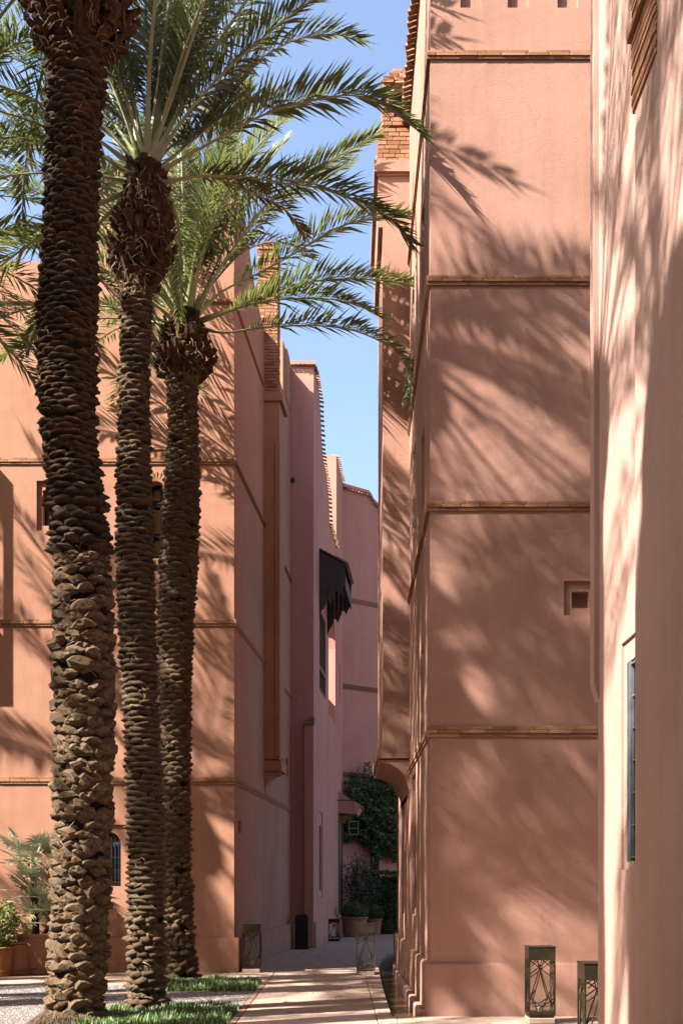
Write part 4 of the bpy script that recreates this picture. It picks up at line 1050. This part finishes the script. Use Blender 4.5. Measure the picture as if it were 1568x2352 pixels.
# palms of the court outside the frame: only their fronds and shadows reach into the view
def plain_palm(label, x, y, h, seed, group, nf=44, hi=.95, size=1.0):
    r = random.Random(seed); root = thing('date_palm', label, 'palm tree', (x, y, 0), 0, group)
    pts = [Vector((x + .12 * math.sin(i * .5 + seed), y + .1 * math.cos(i * .4 + seed), h * i / 20)) for i in range(21)]
    mb = MB(); mb.tube(pts, [.26 - .004 * i + .03 * (i % 2) for i in range(21)], 12); mb.obj('trunk', BOSS2, root, smooth=True)
    c = pts[-1]; mb = MB()
    mb.lathe([(.22, -.9), (.36, -.6), (.42, -.3), (.34, .05), (.1, .25)], 14, c); mb.obj('crown_head', BOOT, root)
    crown(root, c, r, nf, None, size, .10, hi)
    return root
G = 'palms of the courtyard standing outside the frame'
GL = 'date palm of the courtyard standing outside the photo'
plain_palm('date palm left of the view, only its fronds reaching in at the upper left', -6.7, 16.3, 10.6, 31, None, 54, .98)
plain_palm(GL, -4.3, 11.9, 14.0, 32, G, 40, .9)
plain_palm(GL, -7.0, 10.3, 13.5, 33, G, 36, .9)
plain_palm(GL, -9.0, 9.2, 12.6, 34, G, 26)
plain_palm(GL, -11.5, 12.2, 12.6, 35, G, 26)
plain_palm(GL, -10.5, 17.6, 11.4, 36, G, 24)
plain_palm(GL, -4.8, 6.4, 13.6, 37, G, 20)
plain_palm(GL, -5.4, 3.9, 13.4, 41, G, 18)
plain_palm(GL, -14.5, 14.0, 11.8, 38, G, 26)
plain_palm(GL, -9.6, 13.6, 10.6, 39, G, 26)

# ------------------------------------------------------------------ lanterns
LAT = [((.02, .68), (.95, 1.0)), ((.05, .88), (.34, 1)), ((.05, .98), (.95, .66)), ((.55, 1), (.08, .18)), ((.33, .98), (.80, .26)), ((.98, .88), (.72, 1)), ((.56, .98), (.95, .84)),
       ((.03, .35), (.30, .02)), ((.28, .03), (.98, .28)), ((.04, .13), (.96, .13)), ((.15, .22), (.42, .14)), ((.80, .26), (.97, .02)), ((.62, .40), (.95, .13))]
def lantern(label, x, y, w=.31, h=.83, rz=0, slab_h=.065, group='square bronze floor lanterns', metal=None, cap=.16, stone=True):
    mt = metal or BRONZE
    root = thing('floor_lantern', label, 'lantern', (x, y, 0), rz, group); W0 = WM[root.name]
    def put(mb, name, mat, parent=root, **k):
        mb.v = [W0 @ v for v in mb.v]; return mb.obj(name, mat, parent, **k)
    z0 = slab_h; a = w / 2
    if stone:
        m = MB(); m.box((-a + .0, -a - .02, 0), (a - .01, a, slab_h)); m.v = [W0 @ v for v in m.v]; me = m.mesh('stone_foot', [STONE]); bevel_mesh(me, .006); obj('stone_foot', me, None, root)
    m = MB(); m.box((-a + .015, -a + .015, z0), (a - .015, a - .015, z0 + .03)); m.box((-a, -a, z0 + .03), (a, a, z0 + .06)); put(m, 'base', mt)
    m = MB(); zc = z0 + h - cap * h / .83
    m.box((-a, -a, zc), (a, a, z0 + h - .012)); m.box((-a - .006, -a - .006, z0 + h - .012), (a + .006, a + .006, z0 + h)); put(m, 'cap', mt)
    m = MB(); zb = z0 + .06; t = .016
    for sx in (-1, 1):
        for sy in (-1, 1): m.box((sx * a - (t if sx > 0 else 0), sy * a - (t if sy > 0 else 0), zb), (sx * a + (0 if sx > 0 else t), sy * a + (0 if sy > 0 else t), zc))
    put(m, 'frame', mt)
    for k in range(4):
        M = Matrix.Rotation(k * math.pi / 2, 4, 'Z'); m = MB(); g = MB()
        for (u0, v0), (u1, v1) in LAT:
            if k % 2: u0, u1 = 1 - u0, 1 - u1
            p = [M @ Vector((-a + t + u * (w - 2 * t), -a + .007, zb + v * (zc - zb))) for u, v in ((u0, v0), (u1, v1))]
            m.bar(p[0], p[1], .0145, .010, M @ Vector((0, -1, 0)) if abs((p[1] - p[0]).normalized().z) > .99 else UP)
        put(m, 'lattice', mt)
        g.box((-a + t, -a + .017, zb), (a - t, -a + .020, zc), M); put(g, 'glass_pane', GLASS)
    m = MB(); m.lathe([(.0, zb), (.04, zb), (.04, zb + .09), (.0, zb + .092)], 16); put(m, 'candle', CANDLE, smooth=False)
    return root
Zl1 = 13.6
lantern('bronze lattice lantern on a stone block against the sunny right building plinth', P(1245, 0, Zl1).x, Zl1 + .16)
lantern('bronze lattice lantern half hidden by the near pale wall at the right', 2.21 + .165, 10.7 + .165, .33, .83)
lantern('bronze lattice lantern at the corner of the left building where the passage begins', P(577, 0, 21.6).x, 21.78, .335, .83)
lantern('greyish lattice lantern standing alone beside the water channel', P(840, 0, 21.0).x, 21.17, .335, .86, metal=BRONZE_SHEEN)
lantern('low black lantern against the dusky wall near the terracotta pots', P(766.5, 0, 33.9).x, 33.9, .36, .64, 0, .0, None, BLACKM, .12, False)
# tall black lantern with amber panel
root = thing('floor_lantern', 'tall black lantern with amber panel in the dark corner of the passage', 'lantern', (P(693, 0, 29.6).x, 29.6, 0))
X, Y, hw, hh = root.location.x, 29.6, .165, .88
m = MB(); facade(m, Vector((X - hw, Y - hw, 0)), X1, FRONT, [(0, .03), (2*hw, .03), (2*hw, hh - .06), (2*hw - .06, hh), (.06, hh), (0, hh - .06)], [dict(poly=arch(.075, 2*hw - .075, .14, hh - .16), depth=.03, bmi=1)])
m.box((X - hw, Y - hw + .002, .03), (X + hw, Y + hw, hh - .06)); m.obj('body', [BLACKM, BLACKM], root, recalc=False)
m = MB(); m.box((X - hw - .02, Y - hw - .02, 0), (X + hw + .02, Y + hw + .02, .03)); m.obj('base', BLACKM, root)
m = MB(); m.box((X - hw + .07, Y - hw + .012, .15), (X + hw - .07, Y - hw + .018, hh - .18)); m.obj('amber_panel', dark_pane('amber_panel', (.20, .12, .04), .4), root)
# hanging lantern in front of the creeper
root = thing('hanging_lantern', 'small wire framed lantern hanging on a chain in front of the dark creeper', 'lantern', P(812, 1918, 37.4))
c = P(812, 1918, 37.4); a = .14; m = MB()
for sx in (-1, 1):
    for sy in (-1, 1): m.bar(c + Vector((sx*a, sy*a, 0)), c + Vector((sx*a, sy*a, .42)), .022, .022, X1)
for z in (0, .2, .42):
    for s in (-1, 1): m.bar(c + Vector((-a, s*a, z)), c + Vector((a, s*a, z)), .018, .018); m.bar(c + Vector((s*a, -a, z)), c + Vector((s*a, a, z)), .018, .018)
m.obj('frame', simple('grey_wire', (.22, .21, .20), (.36, .34, .32), 6, .5), root)
m = MB(); m.box((c.x - a * .9, c.y - a * .9, c.z + .02), (c.x + a * .9, c.y + a * .9, c.z + .40)); m.obj('glass_pane', GLASS, root)
m = MB(); m.tube([c + UP * .42, c + UP * 1.1], .01, 5); m.obj('chain', BLACKM, root)
m = MB(); m.bar(c + UP * 1.1 + Vector((-.62, 0, 0)), c + UP * 1.1 + Vector((.1, 0, 0)), .03, .03); m.obj('bracket', BLACKM, root)

# ------------------------------------------------------------------ pots and plants
def leaves(mb, n, fn, size, r, flat=.3, droop=0):
    for i in range(n):
        p = fn(r)
        if p is None: continue
        s = size * r.uniform(.6, 1.3); d = Vector((r.gauss(0, 1), r.gauss(0, 1), r.gauss(0, .7) - droop)).normalized(); t = d.cross(Vector((r.gauss(0, 1), r.gauss(0, 1), r.gauss(0, 1)))).normalized(); nn = d.cross(t)
        mb.add([p, p + d * s * .5 + t * s * .28 + nn * s * .06, p + d * s, p + d * s * .5 - t * s * .28 + nn * s * .06], [(0, 1, 2), (0, 2, 3)])
def ball(c, rx, ry, rz, shell=.72, amp=.12, seed=0):
    def f(r):
        d = Vector((r.gauss(0, 1), r.gauss(0, 1), r.gauss(0, 1))).normalized(); k = r.uniform(shell, 1.0) * (1 + amp * noise.noise(d * 2.3 + Vector((seed, 0, 0))))
        return Vector((c[0] + d.x * rx * k, c[1] + d.y * ry * k, c[2] + d.z * rz * k))
    return f
def pot(label, x, y, rb_, rt_, h, mat, plant=None, group=None):
    root = thing('plant_pot', label, 'plant pot', (x, y, 0), 0, group)
    m = MB(); k = rt_ - rb_; g = lambda t: rb_ + k * t
    m.lathe([(0, 0), (rb_, 0), (rb_ + .012, .02), (rb_ + .012, .13 * h), (rb_ + .004, .14 * h), (rb_ + .020, .15 * h), (rb_ + .020, .19 * h), (g(.19) - .0, .20 * h), (g(.86), .86 * h), (g(.86) + .015, .87 * h), (g(.86) + .02, .90 * h), (g(.95), .91 * h), (rt_ + .0, .92 * h), (rt_ + .03, .94 * h), (rt_ + .03, .99 * h), (rt_ + .02, h), (rt_ - .035, h), (rt_ - .05, .9 * h)], 40, (x, y, 0))
    m.obj('body', mat, root, smooth=False)
    m = MB(); m.lathe([(rt_ - .05, .9 * h), (0, .93 * h)], 24, (x, y, 0)); m.obj('soil', EARTH, root)
    return root
Zp = 21.0
pot('large terracotta pot with a moulded rim holding the fan palm beside the nearest palm trunk', P(80, 0, Zp).x, Zp + .4, .34, .46, .735, TERRA)
pot('orange clay pot with a leafy yellow green bush at the left edge', P(-4, 0, 20.6).x, 20.75, .16, .23, .52, TERRO)
pot('shaded brown clay pot standing behind between the two sunlit pots', P(30, 0, 21.0).x, 21.15, .30, .27, .60, TERRA)
# fan palm
fx0, fy0 = P(74, 0, Zp).x, Zp + .4
fp = thing('fan_palm', 'bushy fan palm with stiff grey green fans growing in the large terracotta pot', 'plant', (fx0, fy0, .66))
r = random.Random(8)
m = MB(); tk = [Vector((fx0 - .03, fy0, .62)), Vector((fx0 - .05, fy0, 1.0)), Vector((fx0 - .08, fy0, 1.5)), Vector((fx0 - .07, fy0, 1.95))]
m.tube(tk, [.07, .065, .06, .05], 9); m.tube([Vector((fx0 + .1, fy0 + .05, .62)), Vector((fx0 + .22, fy0, .95)), Vector((fx0 + .25, fy0, 1.15))], [.05, .045, .04], 8)
m.obj('trunk', CORE, fp)
def fan(c, d, L, seed, nb=17, span=210):
    r = random.Random(seed); d = d.normalized(); sd = d.cross(UP)
    if sd.length < .1: sd = X1.copy()
    sd.normalize(); n = sd.cross(d); m = MB()
    for k in range(nb):
        a = R(-span / 2 + span * k / (nb - 1) + r.uniform(-3, 3)); q = (d * math.cos(a) + sd * math.sin(a)); t = (sd * math.cos(a) - d * math.sin(a))
        l = L * (1 - .18 * abs(k / (nb - 1) - .5) * 2) * r.uniform(.9, 1.06); w = L * .046; z = n * (.10 * L) * (1 if k % 2 else .75)
        p1_, p2_ = c + q * l * .5 + z * .6, c + q * l - UP * l * r.uniform(.02, .16) + z * .5
        m.add([c, p1_ + t * w, p1_ - n * w * .6, p1_ - t * w, p2_], [(0, 1, 2), (0, 2, 3), (1, 4, 2), (2, 4, 3)])
    return m
heads = [(tk[3] + UP * .05, 22, 1.0), (Vector((fx0 - .08, fy0, 1.45)), 16, .95), (Vector((fx0 + .25, fy0, 1.15)), 12, .85), (Vector((fx0 - .05, fy0, .95)), 10, .75)]
sd_ = 0
for c, n, sz in heads:
    for i in range(n):
        sd_ += 1; az = i * 2.4 + r.uniform(-.3, .3); el = R(r.uniform(-20, 72)); d = Vector((math.cos(az) * math.cos(el), math.sin(az) * math.cos(el) - .15, math.sin(el))).normalized()
        ln = r.uniform(.36, .66) * sz; tip = c + d * ln - UP * .05
        mm = fan(tip, (d + Vector((0, -.25, .1))).normalized(), r.uniform(.30, .40) * sz ** .5, sd_)
        lf = mm.obj('fan_leaf', FANL, fp, recalc=False)
        s = MB(); s.tube([c, c.lerp(tip, .5) + UP * .03, tip], [.008, .007, .006], 5, False); s.obj('leaf_stalk', RACH, lf)
for i in range(7):
    az = r.uniform(0, 6.28); c = Vector((fx0 - .06, fy0, r.uniform(.85, 1.5))); d = Vector((math.cos(az), math.sin(az) - .4, -.9)).normalized(); sd_ += 1
    fan(c + d * .28, d, .28, sd_, 11, 120).obj('fan_leaf', FRONDY, fp, recalc=False)
# bush at left edge
bxx, byy = P(-4, 0, 20.6).x, 20.75
bp = thing('shrub', 'yellow green leafy bush in the orange clay pot at the left edge', 'shrub', (bxx, byy, .5))
m = MB(); leaves(m, 1500, ball((bxx, byy, .92), .36, .34, .42, .55, .2, 1), .075, random.Random(2)); m.obj('foliage', SHRUBY, bp, recalc=False)
m = MB()
for i in range(6): m.tube([Vector((bxx, byy, .46)), Vector((bxx + .05 * (i - 2.5), byy + .03 * (i % 3), .8)), Vector((bxx + .1 * (i - 2.5), byy + .06 * (i % 3 - 1), 1.1))], [.012, .009, .004], 5)
m.obj('stem', STEM, bp)
# far pots with clipped balls
for (lab, px, Zf, rb_, rt_, h, br, bz, sd) in (('large clay pot with a clipped box ball at the dark end of the passage', 814, 36.4, .33, .41, .62, .44, .28, 1), ('smaller clay pot with a leafy clipped ball right of the large one', 860, 38.0, .19, .25, .52, .30, .28, 2)):
    x = P(px, 0, Zf).x; pot(lab, x, Zf + .4, rb_, rt_, h, TERRA)
    sp = thing('clipped_shrub', ('broad' if sd == 1 else 'small') + ' clipped green shrub ball in the ' + ('large' if sd == 1 else 'smaller') + ' far clay pot', 'shrub', (x, Zf + .4, h))
    m = MB(); leaves(m, 2600, ball((x, Zf + .4, h + bz * .62), br, br, bz, .8, .1, sd), .06, random.Random(sd)); m.obj('foliage', SHRUB, sp, recalc=False)
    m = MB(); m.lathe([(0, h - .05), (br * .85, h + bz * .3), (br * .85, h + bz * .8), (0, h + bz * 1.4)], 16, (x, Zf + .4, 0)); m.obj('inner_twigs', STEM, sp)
# olive like shrub, hedge and creeper
ox, oy = P(828, 0, 38.2).x, 38.6
op = thing('shrub', 'loose grey green olive shrub in the shade before the far orange wall', 'shrub', (ox, oy, 0))
m = MB(); rr = random.Random(4)
for i in range(16):
    a = rr.uniform(0, 6.28); e = rr.uniform(.1, .62); q = Vector((ox + math.cos(a) * e, oy + math.sin(a) * e * .6, rr.uniform(1.9, 2.75)))
    m.tube([Vector((ox, oy, 0)), Vector((ox, oy, .7)).lerp(q, .25), q], [.03, .018, .005], 5)
m.obj('stem', STEM, op)
m = MB(); leaves(m, 4200, ball((ox, oy, 1.55), .66, .5, 1.2, .35, .35, 3), .075, rr); m.obj('foliage', OLIVE, op, recalc=False)
hx = P(886, 0, 39).x
hp_ = thing('hedge', 'dense dark green hedge on the right at the dark end of the passage', 'hedge', (hx, 39.2, 0))
m = MB(); rr = random.Random(6)
def hbox(r):
    x, y, z = r.uniform(-.65, 1.0), r.uniform(-.35, .35), r.uniform(0, 2.05)
    f = r.random()
    if f < .6: y = -.35
    elif f < .8: z = 2.05
    k = noise.noise(Vector((x * 2, z * 2, 3))) * .22; return Vector((hx + x, 39.2 + y - k, z + (k if f >= .6 else 0)))
leaves(m, 6500, hbox, .085, rr); m.obj('foliage', SHRUB, hp_, recalc=False)
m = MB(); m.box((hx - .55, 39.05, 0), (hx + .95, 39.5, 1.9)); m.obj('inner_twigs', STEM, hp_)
vp_ = thing('climbing_plant', 'dark green creeper covering the far wall and hanging over the doorway', 'climbing plant', P(850, 2000, 39.6))
m = MB(); rr = random.Random(9)
def vine(r):
    px = r.uniform(786, 935); lowb = 1935 + 45 * noise.noise(Vector((px * .03, 0, 5))) + (40 if px > 858 else 0) ; top = 1800 + 38 * noise.noise(Vector((px * .045, 2, 1))) - (12 if px > 850 else 0) + (28 if px < 805 else 0)
    py = top + (lowb - top) * r.random() ** .9
    t = (py - top) / (lowb - top); dep = .15 + .85 * math.sin(math.pi * min(1, .15 + .8 * t)) * (.75 + .5 * noise.noise(Vector((px * .05, py * .05, 0))))
    # in front of the angled end wall
    dzw = max(0.0, (px - 785) / F * 40.5 - .03) / 1.2 * .98; Zw = 39.62 + min(dzw, 2.2)
    p = P(px, py, Zw); return p + Vector((0, -dep * r.uniform(.55, 1.0), 0))
leaves(m, 9500, vine, .125, rr, droop=.4); m.obj('foliage', SHRUB, vp_, recalc=False)
m = MB()
for i in range(26):
    px = rr.uniform(790, 905); pts = []; y = 1825
    x = px
    for k in range(5): pts.append(P(x, y, 39.5 + max(0, (px - 785) / F * 40 / 1.2))); y -= rr.uniform(8, 20); x += rr.uniform(-7, 7)
    m.tube(pts, [.012, .01, .008, .006, .003], 4, False)
    q = MB()
m.obj('stem', STEM, vp_)
m = MB(); rr = random.Random(12)
def sprig(r):
    px = r.choice((797, 805, 826, 836, 842, 848, 866, 880, 884, 893)) + r.gauss(0, 5); py = r.uniform(1745 + abs(px - 845) * .9, 1830); return P(px, py, 39.35 + max(0, (px - 785) / F * 40 / 1.2))
leaves(m, 520, sprig, .10, rr); m.obj('sprigs', SHRUB, vp_, recalc=False)
